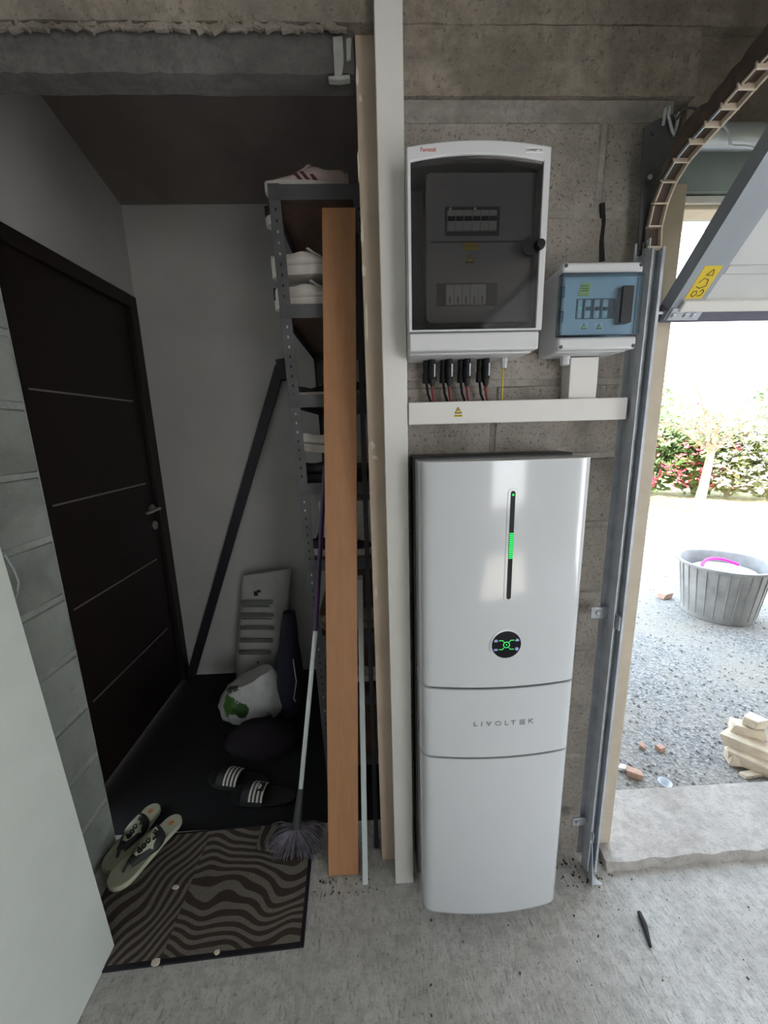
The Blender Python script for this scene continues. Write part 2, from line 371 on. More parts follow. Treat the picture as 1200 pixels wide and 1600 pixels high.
# ---- block walls: shared block meshes, recessed mortar behind
def blockmesh(name, sx, sy, sz, seed, mat, j=.0022):
    r = random.Random(seed); b = MB(); c = .006
    b.box(-sx/2, sx/2, -sy/2, sy/2, -sz/2, sz/2); me = b.mesh(name)
    bm = bmesh.new(); bm.from_mesh(me); bmesh.ops.bevel(bm, geom=list(bm.edges), offset=c, segments=1, affect='EDGES')
    for v in bm.verts: v.co += Vector((r.uniform(-j, j), r.uniform(-j, j), r.uniform(-j, j)))
    bm.to_mesh(me); bm.free(); me.materials.append(mat); return me
_bm = {}
def block(parent, c, sx, sy, sz, mat, tagk):
    k = (round(sx, 3), round(sy, 3), round(sz, 3), tagk, random.randrange(3))
    if k not in _bm: _bm[k] = blockmesh('block', sx, sy, sz, hash(k[:3]) % 999 + k[4], mat)
    o = bpy.data.objects.new('block', _bm[k]); COL.objects.link(o); place(o, Vector(c), parent); return o
G = .013
# left wall, face +X; core carries the mortar colour, blocks stand proud
wl_ = sbox('wall_left', M['mortar_left'], XL-.2, XL-.004, -3.0, 1.232, 0, 2.75)
for k in range(12):
    z0 = .2*k - .008; z1 = z0 + .2
    y1 = 1.236; first = .5 if k % 2 == 0 else .25
    while y1 > -.2:
        y0 = y1 - first; first = .5
        block(wl_, (XL-.02, (y0+y1)/2, (z0+z1)/2), .04, y1-y0-G, .2-G-.002*(k % 3), M['block_left'], 'L'); y1 = y0
# front wall right of the nook, face -Y
XF0, XF1 = .05, .757
wf = sbox('wall_front', M['mortar'], XF0, XF1, YW+.005, 1.27, 0, 2.25)
for k in range(11):
    z0 = .2*k + .012; z1 = z0 + .2
    if z0 > 2.2: break
    z1 = min(z1, 2.25)
    xs = [.09, .59] if k % 2 == 0 else [.34, .84]
    edges = [XF0] + [x for x in xs if XF0 < x < XF1] + [XF1]
    for a, b_ in zip(edges, edges[1:]):
        gap = .022 if (k == 9) else G
        block(wf, ((a+b_)/2, YW+.02, (z0+z1)/2), b_-a-gap, .04, z1-z0-G, M['block'], 'F')
# grainy peeling patch of plaster beside the column, on the top course
def blob(n, rx, rz, seed, rough=.25):
    r = random.Random(seed); return [(rx*(1+r.uniform(-rough, rough))*math.cos(2*math.pi*i/n), rz*(1+r.uniform(-rough, rough))*math.sin(2*math.pi*i/n)) for i in range(n)]
def patch(parent, c, rx, rz, seed, mat, name='plaster_patch', th=.004, rough=.25, n=18):
    p = blob(n, rx, rz, seed, rough)
    return MB().prism([(c[0]+a, c[2]+b) for a, b in p], 'y', c[1]-th, c[1]+.006).build(name, mat, parent)
MB().prism([(at(x, y, YW).x, at(x, y, YW).z) for x, y in ((938, 318), (945, 316), (946, 345), (943, 375), (945, 408), (936, 410), (936, 380), (940, 350))], 'y', YW-.0012, YW+.01).build('crack', M['hole'], wf)
# beams
def rough_beam(name, mat, x0, x1, y0, y1, z0, z1, amp, seed, nx=60, nz=10):
    """front face and underside are uneven, cast against rough boards"""
    r = random.Random(seed); b = MB()
    row = [[None]*(nx+1) for _ in range(nz+2)]
    wob = [r.uniform(-1, 1) for _ in range(nx+1)]; wob = [(wob[max(i-1, 0)]+2*wob[i]+wob[min(i+1, nx)])/4 for i in range(nx+1)]
    vs = []; fs = []
    for j in range(nz+1):
        for i in range(nx+1):
            t = j/nz; x = x0+(x1-x0)*i/nx; z = z0+(z1-z0)*t
            y = y0 + r.uniform(-1, 1)*amp*.5 + (amp*wob[i] if j == 0 else 0)
            if j == 0: z += amp*wob[i]
            vs.append((x, y, z))
    k = len(vs)
    for i in range(nx+1): vs.append((x0+(x1-x0)*i/nx, y1, z0+amp*wob[i]*.5))
    for i in range(nx+1): vs.append((x0+(x1-x0)*i/nx, y1, z1))
    for j in range(nz):
        for i in range(nx): a = j*(nx+1)+i; fs.append((a, a+1, a+nx+2, a+nx+1))
    for i in range(nx):
        fs.append((k+i, k+i+1, i+1, i)); fs.append((k+nx+1+i, k+nx+2+i, k+i+1, k+i)); t = nz*(nx+1)+i; fs.append((t, t+1, k+nx+2+i, k+nx+1+i))
    b.add(vs, fs, True); return struct(b.build(name, mat))
rough_beam('wall_beam', M['beam'], XL-.2, 3.3, YW-.007, 1.16, 2.385, 2.76, .005, 3, 140, 14)
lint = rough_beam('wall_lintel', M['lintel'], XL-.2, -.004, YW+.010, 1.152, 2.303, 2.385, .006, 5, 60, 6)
rough_beam('wall_beam_lower', M['beam'], .05, .80, YW-.004, 1.27, 2.252, 2.385, .003, 8, 40, 6)
# rough ridge of spilled concrete along the joint, white filler patches at the lintel's end
rg = random.Random(4); ridge = MB()
prev = at(0, 42, YW).x
for x in range(0, 540, 9):
    c = at(x, 43+rg.uniform(-3, 3), YW-.006); 
    ridge.cbox(c, .026*rg.uniform(.8, 1.4), .010*rg.uniform(.6, 1.2), .0065*rg.uniform(.5, 1.5)*(1.5 if x > 300 else 1), Matrix.Rotation(rg.uniform(-.5, .5), 3, 'Y'))
ridge.build('mortar_ridge', M['beam'], lint, .004, 2, 1)
for i, (pts) in enumerate([[(519, 54), (535, 52), (537, 90), (534, 116), (522, 117), (521, 92)], [(512, 116), (546, 113), (547, 119), (530, 122), (513, 121)], [(540, 56), (549, 55), (548, 88), (541, 90)]]):
    MB().prism([(at(x, y, YW).x, at(x, y, YW).z) for x, y in pts], 'y', YW+.004, YW+.02).build('filler_patch', M['patch'], lint, .002)
for i, (x, y) in enumerate([(310, 8), (680, 178-95), (975, 176), (770, 85), (1048, 85)]):
    pass
# nook shell
sbox('wall_back', M['plaster'], -1.25, .12, 2.262, 2.36, 0, 3.1)
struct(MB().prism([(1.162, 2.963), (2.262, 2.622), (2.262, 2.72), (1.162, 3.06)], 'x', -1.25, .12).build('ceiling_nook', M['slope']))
sbox('wall_nook_left', M['plaster'], -1.29, -1.19, 1.162, 2.262, 2.2, 3.1)
sbox('wall_nook_right', M['plaster'], .06, .14, 1.27, 2.262, 0, 3.1)
# door
d1 = struct(MB().box(-1.23, -1.205, 1.36, 2.20, 0.01, 2.15).build('door_1', M['door']))
MB().box(-1.24, -1.182, 2.195, 2.261, 0, 2.2).box(-1.24, -1.182, 1.301, 1.365, 0, 2.2).box(-1.24, -1.182, 1.365, 2.195, 2.14, 2.2).build('door_frame', M['door'], d1, .003)
for z in (1.673, 1.247, .822, .40):
    MB().box(-1.206, -1.2035, 1.50, 2.13, z-.0035, z+.0035).build('inlay', M['inlay'], d1)
hd = MB().lathe([(.024, 0), (.024, .008)], (-1.205, 2.15, 1.105), 16, 'x').tube([(-1.205, 2.15, 1.105), (-1.16, 2.15, 1.105)], .009).tube([(-1.163, 2.155, 1.105), (-1.16, 2.10, 1.105), (-1.163, 2.03, 1.103)], .009).build('door_handle', M['chrome'], d1)
MB().lathe([(.024, 0), (.024, .008), (.01, .010), (.01, .016)], (-1.205, 2.155, 1.01), 16, 'x').build('lock_cylinder', M['chrome'], d1)
# garage behind the camera
sbox('wall_right', M['plaster_room'], 3.3, 3.5, -.3, 2.3, 0, 2.75)
sbox('wall_right_rear', M['plaster_room'], 3.3, 3.5, -3.2, -1.5, 0, 2.75)
sbox('wall_right_head', M['plaster_room'], 3.3, 3.5, -1.5, -.3, 1.5, 2.75)
wr = MB().box(-1.2, 1.2, -3.2, -3.0, 0, 2.75).box(2.3, 3.3, -3.2, -3.0, 0, 2.75).box(1.2, 2.3, -3.2, -3.0, 2.2, 2.75).box(1.2, 2.3, -3.2, -3.0, 0, .5).build('wall_rear', M['plaster_room']); struct(wr)
sbox('ceiling', M['plaster_room'], -1.3, 3.5, -3.2, 1.16, 2.76, 3.1)
sbox('roof', M['slab'], -4, 3.5, -3.2, 2.3, 3.12, 3.25)
sbox('trim_1', M['soffit'], .8, 3.5, 1.3, 2.3, 2.5, 2.62)     # eaves over the drive
sbox('wall_eaves', M['render'], .8, 3.5, 2.2, 2.3, 2.62, 3.12)
sbox('wall_shadow_caster', M['render'], 3.26, 3.5, 1.3, 2.3, 0, 2.62)  # unseen wing, added so its edge casts the slanting shadow on the drive
sbox('wall_jamb', M['render'], .757, .80, 1.13, 1.27, 0, 2.25)
sbox('wall_outer', M['render'], -4, .80, 1.275+1.1, 2.5, 0, 3.12)
# threshold slab
p0, p1 = fl(948, 1362), fl(1200, 1331); q0, q1 = fl(955, 1240, .035), fl(1200, 1222, .035)
sl = (p1.y-p0.y)/(p1.x-p0.x)
rT = random.Random(9); ths = MB(); N = 46
fr = [(p0.x + (3.25-p0.x)*i/N, p0.y + .02*(3.25-p0.x)*i/N*.9 + rT.uniform(-.006, .006)) for i in range(N+1)]
top = [(x, y+.006+rT.uniform(0, .004), .033+rT.uniform(-.003, .002)) for x, y in fr]; bot = [(x, y, -.002) for x, y in fr]; bk = [(x+.03, 1.285, .035) for x, y in fr]; bkb = [(x+.03, 1.285, -.05) for x, y in fr]
n = N+1; fs = []
for i in range(N):
    fs += [(i, i+1, n+i+1, n+i), (n+i, n+i+1, 2*n+i+1, 2*n+i), (2*n+i, 2*n+i+1, 3*n+i+1, 3*n+i)]
fs += [(0, n, 2*n, 3*n), (N, 3*n+N, 2*n+N, n+N)]
struct(ths.add(bot+top+bk+bkb, fs).build('trim_2', M['step']))
# outside ground
sbox('floor_gravel', M['gravel'], .3, 9, 1.284, 5.6, -.1, 0)
sbox('floor_lawn', M['grass'], -6, 30, 5.6, 30, -.1, .004)

# ================================================================== CABLE DUCTS AND BOARDS
def ductbox(name, b, label, cat='cable duct', lid='front'):
    t = thing(name, ((b[0]+b[1])/2, b[3], b[4]), label, cat)
    MB().box(b[0]+.001, b[1]-.001, b[2]+.010, b[3], b[4]+.0005, b[5]-.0005).build('base', M['pvc'], t)
    MB().box(b[0], b[1], b[2], b[2]+.0095, b[4], b[5]).build('lid', M['pvc'], t, .002); return t
ductbox('cable_duct', (.041, .102, 1.024, YW-.012, 0.001, 2.75), 'tall white vertical cable duct running from floor to ceiling')
cz = at(800, 625, 1.02).z; cz0 = at(800, 660, 1.02).z
hduct = ductbox('cable_duct', (.104, at(980, 640, 1.02).x, 1.02, YW-.0005, cz0, cz), 'long white horizontal cable duct under the two electrical boxes')
sz0_ = at(935, 546, .965).z
v0, v1 = at(890, 590, 1.035).x, at(934, 590, 1.035).x
ductbox('cable_duct', (v0, v1, 1.035, YW-.0005, cz+.0005, sz0_-.005), 'short white vertical cable duct below the blue-covered box')
def warn_tri(parent, c, s, plate=None, rot=0, mat='yellow'):
    """hazard triangle print: dark border, yellow field, dark bolt (front faces -Y)"""
    x, y, z = c
    if plate: MB().box(x-plate[0]/2, x+plate[0]/2, y-.0006, y, z-plate[1]/2, z+plate[1]/2).build('sticker', M[plate[2]], parent)
    T = lambda k, dz=0: [(x-k*s/2, z-k*s*.42+dz), (x+k*s/2, z-k*s*.42+dz), (x, z+k*s*.46+dz)]
    MB().prism(T(1), 'y', y-.0012, y-.0003).build('triangle_border', M['ink'], parent)
    MB().prism(T(.72), 'y', y-.0016, y-.0009).build('triangle_field', M[mat], parent)
    MB().prism([(x-.02*s, z-.12*s), (x+.1*s, z+.02*s), (x+.02*s, z+.02*s), (x+.05*s, z+.2*s), (x-.1*s, z-.02*s), (x-.01*s, z-.02*s)], 'y', y-.002, y-.0013).build('bolt_symbol', M['ink'], parent)
c = at(716, 641, 1.02); warn_tri(hduct, c, .019)
MB().box(c.x-.011, c.x+.011, 1.0192, 1.02, c.z-.0165, c.z-.011).build('sticker', M['yellow'], hduct)
text('sticker_text', 'DANGER', M['ink'], hduct, (c.x, 1.0188, c.z-.0138), .0042, depth=.0002)
# beige chipped board along the wall end
bg_ = thing('beige_board', (.02, 1.16, 0), 'tall beige board with chipped paint standing behind the white duct', 'board')
MB().box(-.002, .0495, 1.10, 1.26, .001, at(560, 45, 1.10).z).build('panel', M['beige'], bg_, .003)
for i, (x, y, rx, rz) in enumerate([(563, 155, .004, .008), (566, 365, .0035, .03), (569, 425, .005, .014), (573, 500, .003, .05), (582, 695, .006, .010), (586, 715, .009, .005), (588, 925, .003, .02), (560, 260, .002, .03), (558, 120, .003, .02)]):
    patch(bg_, at(x, y, 1.0995), rx, rz, 70+i, M['chip'], 'paint_chip', .0008, .4, 12)
# orange plank leaning back on the shelf
b0, b1 = fl(513, 1371), fl(560, 1371)
tz = 2.165; ty = 1.372
pl = MB(); L = math.hypot(tz, ty-1.06)
pl.box(-.0515, .0515, 0, .02, 0, L).xf(Matrix.Translation(((b0.x+b1.x)/2, 1.058, 0.004)) @ Matrix.Rotation(-math.atan2(ty-1.06, tz), 4, 'X'))
# lean sideways a touch so that it follows the picture's slight tilt
for i, p in enumerate(pl.v): pl.v[i] = p + Vector((.068*p.z/tz, 0, 0))
tag(pl.build('wooden_plank', M['wood'], None, .0015), 'orange beech veneer plank leaning upright against the shoe rack', 'plank')
# thin white-edged board and dark board leaning beside it
def lean_slab(name, mat, bot, top, wx, dy, label, cat='board'):
    bot, top = Vector(bot), Vector(top); b = MB()
    vs = []
    for p in (bot, top):
        for dx in (-wx/2, wx/2):
            for ddy in (0, dy): vs.append(p + Vector((dx, ddy, 0)))
    b.add(vs, [(0,1,3,2),(4,6,7,5),(0,2,6,4),(1,5,7,3),(0,4,5,1),(2,3,7,6)])
    return tag(b.build(name, mat, None, .001), label, cat)
e0 = fl(571, 1384); 
lean_slab('white_board', M['pole_white'], (e0.x, e0.y, .003), (-.047, 1.30, .98), .018, .05, 'thin white board edge standing beside the orange plank')
lean_slab('black_board', M['rod'], (-.020, 1.14, .003), (-.016, 1.372, 2.1), .016, .02, 'narrow black board in the gap behind the orange plank')
# white leaning panel at the lower left
wpb, wpt = fl(180, 1480), at(0, 850, .907)
kx = (wpt.x-wpb.x)/wpt.z
wp = MB(); hh = 2.2; xt = max(XL+.012, wpb.x + kx*hh)
wp.add([(wpb.x, -.35, .002), (wpb.x, .907, .002), (xt, .907, hh), (xt, -.35, hh), (wpb.x-.022, -.35, .002), (wpb.x-.022, .907, .002), (xt-.022, .907, hh), (xt-.022, -.35, hh)], [(0,1,2,3), (7,6,5,4), (0,4,5,1), (1,5,6,2), (2,6,7,3), (3,7,4,0)])
for i in range(8):
    if wp.v[i].x < XL+.003: wp.v[i].x = XL+.003
tag(wp.build('leaning_panel', M['white_board'], None, .002), 'large smooth white panel leaning on the left block wall', 'panel')
wc = [atx(x, y, X) for x, y, X in ((8, 868, -.90), (22, 892, -.95), (29, 910, -.96), (27, 925, -.955), (18, 950, -.90))]
tag(MB().tube(wc, .0025, 6).build('thin_wire', M['pole_white']), 'thin white wire curling out beside the leaning white panel', 'wire')

# ================================================================== INVERTER
X0, X1 = .117, .533; YF = .917; ZB, ZT = .05, at(790, 718, .905).z
inv = thing('battery_inverter', ((X0+X1)/2, YW, .012), 'tall glossy white home battery inverter with green status light', 'inverter')
def bow(u): return .886 + .020*u*u + .045*(1-math.sqrt(max(0, 1-abs(u)**30)))
def plan(n=44, yb=1.0):
    """plan outline: straight sides, rounded corners, gently bowed front"""
    out = [(X0, yb)]
    for i in range(n+1):
        u = math.sin((i/n-.5)*math.pi); out.append(((X0+X1)/2 + u*(X1-X0)/2, bow(u)))
    return out + [(X1, yb)]
def hz(px, py, Y=.913): return at(px, py, Y).z
s1, s2 = hz(661, 1071), hz(662, 1178)
def shell(name, z0, z1, round_bottom=False):
    P = plan(); n = len(P); b = MB()
    levels = [(z0, 0), (z0, .0035), (z0+.0035, 0)] if False else None
    zs = [(z0, .0012), (z0+.0012, 0), (z1-.0012, 0), (z1, .0012)]
    if round_bottom: zs = [(z0, .014), (z0+.005, .006), (z0+.014, .0012), (z0+.022, 0), (z1-.0012, 0), (z1, .0012)]
    cx = (X0+X1)/2; rings = []
    for z, ins in zs:
        rings.append([(cx+(x-cx)*(1-ins/.208), y+ins, z) for x, y in P])
    b.loft(rings); return b.build(name, M['gloss_white'], inv)
up_ = shell('upper_panel', s1+.003, ZT); shell('middle_panel', s2+.003, s1-.003); shell('lower_panel', ZB, s2-.003, True)
cxx = (X0+X1)/2; MB().loft([[(cxx+(x-cxx)*.972, y+.006, z) for x, y in plan()] for z in (ZB+.012, ZT-.004)]).build('chassis', M['black_case'], inv)
MB().box(X0-.004, X1-.004, 1.003, YW-.001, ZB+.02, ZT+.006).build('back_case', M['black_case'], inv, .003)
MB().box(X0+.06, X1-.06, .96, YW-.003, .001, ZB+.012).build('plinth', M['black_case'], inv)
def fy(x):       # front surface at x
    return bow(2*(x-X0)/(X1-X0)-1)
def rounded(x0, x1, z0, z1, r, n=6):
    P = []
    for cx, cz_, a0 in ((x1-r, z1-r, 0), (x0+r, z1-r, 90), (x0+r, z0+r, 180), (x1-r, z0+r, 270)):
        for i in range(n+1):
            a = math.radians(a0+90*i/n); P.append((cx+r*math.cos(a), cz_+r*math.sin(a)))
    return P
ys = fy(.33)
a0, a1 = at(800, 767, ys), at(796, 936, ys); lx = (a0.x+a1.x)/2 ; yl = fy(lx)
MB().prism(rounded(lx-.0125, lx+.0125, a1.z-.007, a0.z+.007, .0124), 'y', yl-.0008, yl+.004).build('slot_rim', M['gloss_white'], up_, .0006)
slot = MB().prism(rounded(lx-.0055, lx+.0055, a1.z, a0.z, .0054), 'y', yl-.0014, yl+.004).build('light_slot', M['black'], up_)
g0, g1 = at(798, 832, ys).z, at(797, 873, ys).z
for i in range(14):
    z = g1+(g0-g1)*(i+.5)/14; MB().box(lx-.0045, lx+.0045, yl-.0026, yl-.001, z-.0013, z+.0013).build('led_segment', M['green'], up_)
zz = at(800, 773, ys).z; MB().lathe([(.0025, 0), (.0025, .0012)], (lx, yl-.0026, zz), 12, 'y').build('status_led', M['green'], up_)
dc = at(791, 1007, ys); R_ = .0375; yd = fy(dc.x)
MB().lathe([(R_+.0055, .002), (R_+.005, -.0008), (R_, -.0012), (R_, .002)], (dc.x, yd, dc.z), 48, 'y').build('display_rim', M['gloss_white'], up_)
disp = MB().lathe([(R_, .003), (R_, -.0012), (R_*.5, -.0016)], (dc.x, yd, dc.z), 48, 'y').build('round_display', M['screen'], up_)
yq = yd-.0022
ring = MB(); rr = .0086
for i in range(28):
    a, a2 = 2*math.pi*i/28, 2*math.pi*(i+1)/28
    ring.prism([(dc.x+k*math.cos(t), dc.z+k*math.sin(t)) for k, t in ((rr-.0016, a), (rr, a), (rr, a2), (rr-.0016, a2))], 'y', yq, yq+.001)
ring.build('display_ring', M['green_dim'], up_)
for sx in (-1, 1):
    for sz in (-1, 1):
        MB().tube([(dc.x+sx*.0195, yq, dc.z+sz*.0125), (dc.x+sx*.010, yq, dc.z+sz*.0125), (dc.x+sx*.0065, yq, dc.z+sz*.008)], .0009, 6).build('display_line', M['green_dim'], up_)
        ic = MB()
        if sz > 0: ic.prism([(dc.x+sx*.027-.0045, dc.z+.009), (dc.x+sx*.027+.0045, dc.z+.009), (dc.x+sx*.027+.0045, dc.z+.0125), (dc.x+sx*.027, dc.z+.0165), (dc.x+sx*.027-.0045, dc.z+.0125)], 'y', yq, yq+.0008)
        elif sx < 0: ic.box(dc.x-.0315, dc.x-.0225, yq, yq+.0008, dc.z-.0155, dc.z-.0105)
        else: ic.lathe([(.0045, 0), (.0045, .0008)], (dc.x+.027, yq, dc.z-.0125), 14, 'y')
        ic.build('display_icon', M['icon'], up_)
text('display_mark', '%', M['green_dim'], up_, (dc.x, yq, dc.z), .006, depth=.0003)
# maker's lettering along the bowed front
lt = 'LIVOLT=K'; xa, xb = at(743, 1130, ys).x, at(831, 1129, ys).x; zl = at(787, 1130, ys).z
for i, ch in enumerate(lt):
    x = xa+(xb-xa)*[0, .11, .235, .40, .545, .67, .83, .985][i]
    if ch == '=':
        for dz in (-.0058, 0, .0058): MB().box(x-.0075, x+.0075, fy(x)-.0016, fy(x)+.0008, zl+dz-.0012, zl+dz+.0012).build('letter_bar', M['logo'], inv)
    else: text('letter', ch, M['logo'], inv, (x, fy(x)-.0006, zl), .019, sx=1.22, depth=.0008)

# ================================================================== BIG DISTRIBUTION CABINET
YC = .94
cl, crr = .099, .402; cb, ct = at(740, 547, YC).z, at(640, 229, YC).z
cab = thing('distribution_cabinet', ((cl+crr)/2, YW, cb), 'large white electrical cabinet with smoked window above four black connectors', 'electrical cabinet')
def arch(x0, x1, z0, z1, rise, n=16, r=0):
    return [(x0, z0), (x1, z0)] + [(x1+(x0-x1)*i/n, z1 + rise*(1-(2*i/n-1)**2)) for i in range(n+1)]
# back box, open to the front: four sides and a back
bx0, bx1, bz0, bz1 = cl+.004, crr-.010, cb-.004, ct-.004
MB().box(bx0, bx0+.006, YC+.028, YW-.0006, bz0, bz1).box(bx1-.006, bx1, YC+.028, YW-.0006, bz0, bz1).box(bx0, bx1, YC+.028, YW-.0006, bz0, bz0+.006).box(bx0, bx1, YC+.028, YW-.0006, bz1-.006, bz1).box(bx0, bx1, YW-.007, YW-.0006, bz0, bz1).build('back_box', M['abs'], cab, .004)
# door frame = arch ring
def ringprism(outer, inner, y0, y1):
    b = MB(); n = len(outer); assert n == len(inner)
    vs = [(x, y0, z) for x, z in outer]+[(x, y0, z) for x, z in inner]+[(x, y1, z) for x, z in outer]+[(x, y1, z) for x, z in inner]; fs = []
    for i in range(n):
        j = (i+1) % n; fs += [(i, j, n+j, n+i), (2*n+i, 3*n+i, 3*n+j, 2*n+j), (i, 2*n+i, 2*n+j, j), (n+i, n+j, 3*n+j, 3*n+i)]
    return b.add(vs, fs)
wx0, wx1 = cl+.007, crr-.014; wz0, wz1 = at(740, 514, YC).z, at(641, 252, YC).z
ringprism(arch(cl, crr, wz0-.004, ct, .012), arch(wx0, wx1, wz0, wz1, .013), YC, YC+.03).build('door_frame', M['abs'], cab, .003)
MB().prism(arch(wx0-.002, wx1+.002, wz0-.002, wz1-.001, .013), 'y', YC+.004, YC+.008).build('window', M['smoke'], cab)
MB().box(cl+.001, crr-.004, YC+.002, YC+.03, cb, wz0-.006).build('lower_flap', M['abs'], cab, .004)
# inner mounting frame seen through the window
ix0, ix1 = at(666, 400, YC+.03).x, at(838, 400, YC+.03).x; iz0, iz1 = at(740, 503, YC+.03).z, at(740, 268, YC+.03).z
inn = MB().prism(rounded(ix0, ix1, iz0, iz1, .012), 'y', YC+.032, YC+.05).build('inner_cover', M['abs_in'], cab, .002)
MB().prism(rounded(ix0-.006, ix1+.006, iz0-.006, iz1+.006, .014), 'y', YC+.05, YC+.06).build('inner_flange', M['dark'], cab, .002)
yi = YC+.032
mz = at(740, 378, yi).z; MB().box(ix0+.01, ix1-.016, yi-.001, yi+.002, mz-.0015, mz+.0015).build('cover_joint', M['dark'], inn)
def brk(x0, x1, z0, z1, y, parent, lever, body='abs', flip=0):
    t = MB().box(x0+.0003, x1-.0003, y-.006, y+.002, z0, z1).build('breaker', M[body], parent, .0012)
    w_ = (x1-x0)
    zc = z0+(z1-z0)*.56
    MB().box(x0+w_*.06, x1-w_*.06, y-.0105, y-.006, zc-.004, zc+.004).build('lever', M[lever], t, .001) if False else MB().box(x0+w_*.06, x1-w_*.06, y-.0105, y-.0055, zc-.004, zc+.004).build('toggle', M[lever], parent, .001)
    return t
ra, rb = at(698, 330, yi), at(775, 362, yi)
MB().box(ra.x-.004, ra.x+.118, yi-.0012, yi+.002, rb.z-.008, ra.z+.008).build('rail_window', M['dark'], inn)
for i in range(6):
    x0 = ra.x+(rb.x-ra.x)*i/6; brk(x0, ra.x+(rb.x-ra.x)*(i+1)/6, rb.z, ra.z, yi, inn, 'black')
for k in (.06, .55): 
    xx = ra.x+(rb.x-ra.x)*k; MB().box(xx-.003, xx+.003, yi-.0085, yi-.005, ra.z-.003, ra.z+.003).build('marker_tag', M['paper'], inn)
rc, rd = at(696, 446, yi), at(758, 477, yi)
MB().box(ra.x-.022, ra.x+.118, yi-.0012, yi+.002, rd.z-.001, rc.z+.004).build('rail_window', M['dark'], inn)
for i in range(5):
    x0 = rc.x+(rd.x-rc.x)*i/5; x1 = rc.x+(rd.x-rc.x)*(i+1)/5
    MB().box(x0+.0004, x1-.0004, yi-.006, yi+.002, rd.z, rc.z).build('fuse_holder', M['abs'], inn, .001)
    MB().box((x0+x1)/2-.0012, (x0+x1)/2+.0012, yi-.007, yi-.005, rd.z+.003, rd.z+.018).build('fuse_slot', M['ink'], inn)
c = at(735, 385, yi); MB().box(c.x-.017, c.x+.017, yi-.0008, yi, c.z-.007, c.z+.007).build('sticker', M['yellow'], inn)
text('sticker_text', 'ATTENTION', M['ink'], inn, (c.x, yi-.001, c.z), .006, depth=.0002)
c = at(734, 404, yi); warn_tri(inn, (c.x, yi, c.z), .022)
# latch knob at the right edge
kc = at(843, 383, YC); MB().lathe([(.019, .001), (.019, -.0015)], (kc.x-.019, YC+.0035, kc.z), 32, 'y').build('knob_plate', M['black'], cab)
MB().lathe([(.010, .003), (.011, -.004), (.009, -.010), (.005, -.0105)], (kc.x, YC, kc.z), 20, 'y').build('latch_knob', M['black'], cab)
c = at(669, 234, YC); text('brand_text', 'Famatel', M['red'], cab, (c.x, YC-.0004, c.z), .0105, depth=.0003)
c = at(835, 235, YC); MB().box(c.x-.0195, c.x+.0195, YC-.0006, YC+.001, c.z-.0055, c.z+.0055).build('name_label', M['paper'], cab)
text('label_text', 'COFFRET DC', M['ink'], cab, (c.x, YC-.0008, c.z), .0062, depth=.0002)
# plug connectors with cables, hanging from the cabinet
ycn = 1.03
cpos = ['nearest the vertical duct', 'second from the vertical duct', 'third from the vertical duct', 'nearest the yellow earth wire']
for i, x in enumerate((675, 702, 730, 760)):
    a = at(x, 557, ycn); b_ = at(x-2, 604, ycn); top = cb-.0045
    t = thing('plug_connector', (a.x, ycn, b_.z), 'black cable connector under the large cabinet, '+cpos[i], 'connector', 'black connectors under the cabinet')
    X = a.x
    MB().lathe([(.0085, top), (.0085, top-.02), (.0105, top-.021), (.0105, top-.045), (.0085, top-.047), (.0085, b_.z+.02), (.0075, b_.z+.008), (.004, b_.z)], (X, ycn, 0), 12).build('plug_body', M['black'], t)
    MB().lathe([(.008, top), (.008, top-.03), (.0095, top-.031), (.0095, top-.055), (.006, b_.z+.012)], (X-.013, ycn+.012, 0), 12).build('rear_plug', M['black'], t)
    MB().box(X+.0035, X+.0065, ycn-.0115, ycn-.009, top-.042, top-.012).build('clip', M['steel'], t)
    e = at(x+(4 if i < 3 else 2), 626, ycn); MB().tube([(X, ycn, b_.z+.004), (X+.002, ycn, (b_.z+e.z)/2), (X+.008, ycn+.004, cz-.004)], .0036, 8).build('cable', M['redcable'], t)
    MB().tube([(X-.013, ycn+.012, b_.z+.014), (X-.009, ycn+.010, (b_.z+e.z)/2), (X+.001, ycn+.012, cz-.004)], .0034, 8).build('cable', M['black'], t)
a = at(788, 558, ycn)
t = thing('earth_wire', (a.x, ycn, cz), 'yellow and green earth wire in a white gland under the large cabinet', 'wire')
MB().lathe([(.0085, cb-.0045), (.0085, cb-.012), (.0075, cb-.013), (.0075, cb-.028)], (a.x, ycn, 0), 8).build('gland', M['abs'], t)
MB().tube([(a.x-.001, ycn, cb-.026), (a.x-.003, ycn, cb-.05), (a.x-.002, ycn, cb-.07), (a.x-.002, ycn, cz-.003)], .0022, 8).build('wire', M['greenyellow'], t)

# ================================================================== SMALL BLUE COVERED BOX
YB = .965
sx0, sx1 = at(876, 478, YB).x, at(1000, 478, YB).x; sz1, sz0 = at(940, 409, YB).z, at(935, 546, YB).z
sb = thing('breaker_box', ((sx0+sx1)/2, YW, sz0), 'small white breaker box with clear blue cover beside the large cabinet', 'electrical box')
d_ = .012
MB().add([(sx0+.004, YB+.02, sz0-.002), (sx1-.004, YB+.02, sz0-.002), (sx1-.004, YB+.02, sz1-.002), (sx0+.004, YB+.02, sz1-.002), (sx0, YW-.0006, sz0-.003), (sx1-.012, YW-.0006, sz0-.003), (sx1-.012, YW-.0006, sz1-.004), (sx0, YW-.0006, sz1-.004)],
         [(0,3,2,1), (4,5,6,7), (0,1,5,4), (3,7,6,2), (0,4,7,3), (1,2,6,5)]).build('back_box', M['abs'], sb, .008, 3)
bz0, bz1 = at(935, 525, YB).z, at(935, 428, YB).z
MB().box(sx0, sx1, YB, YB+.022, bz1+.001, sz1).build('cover_top', M['abs'], sb, .006, 3)
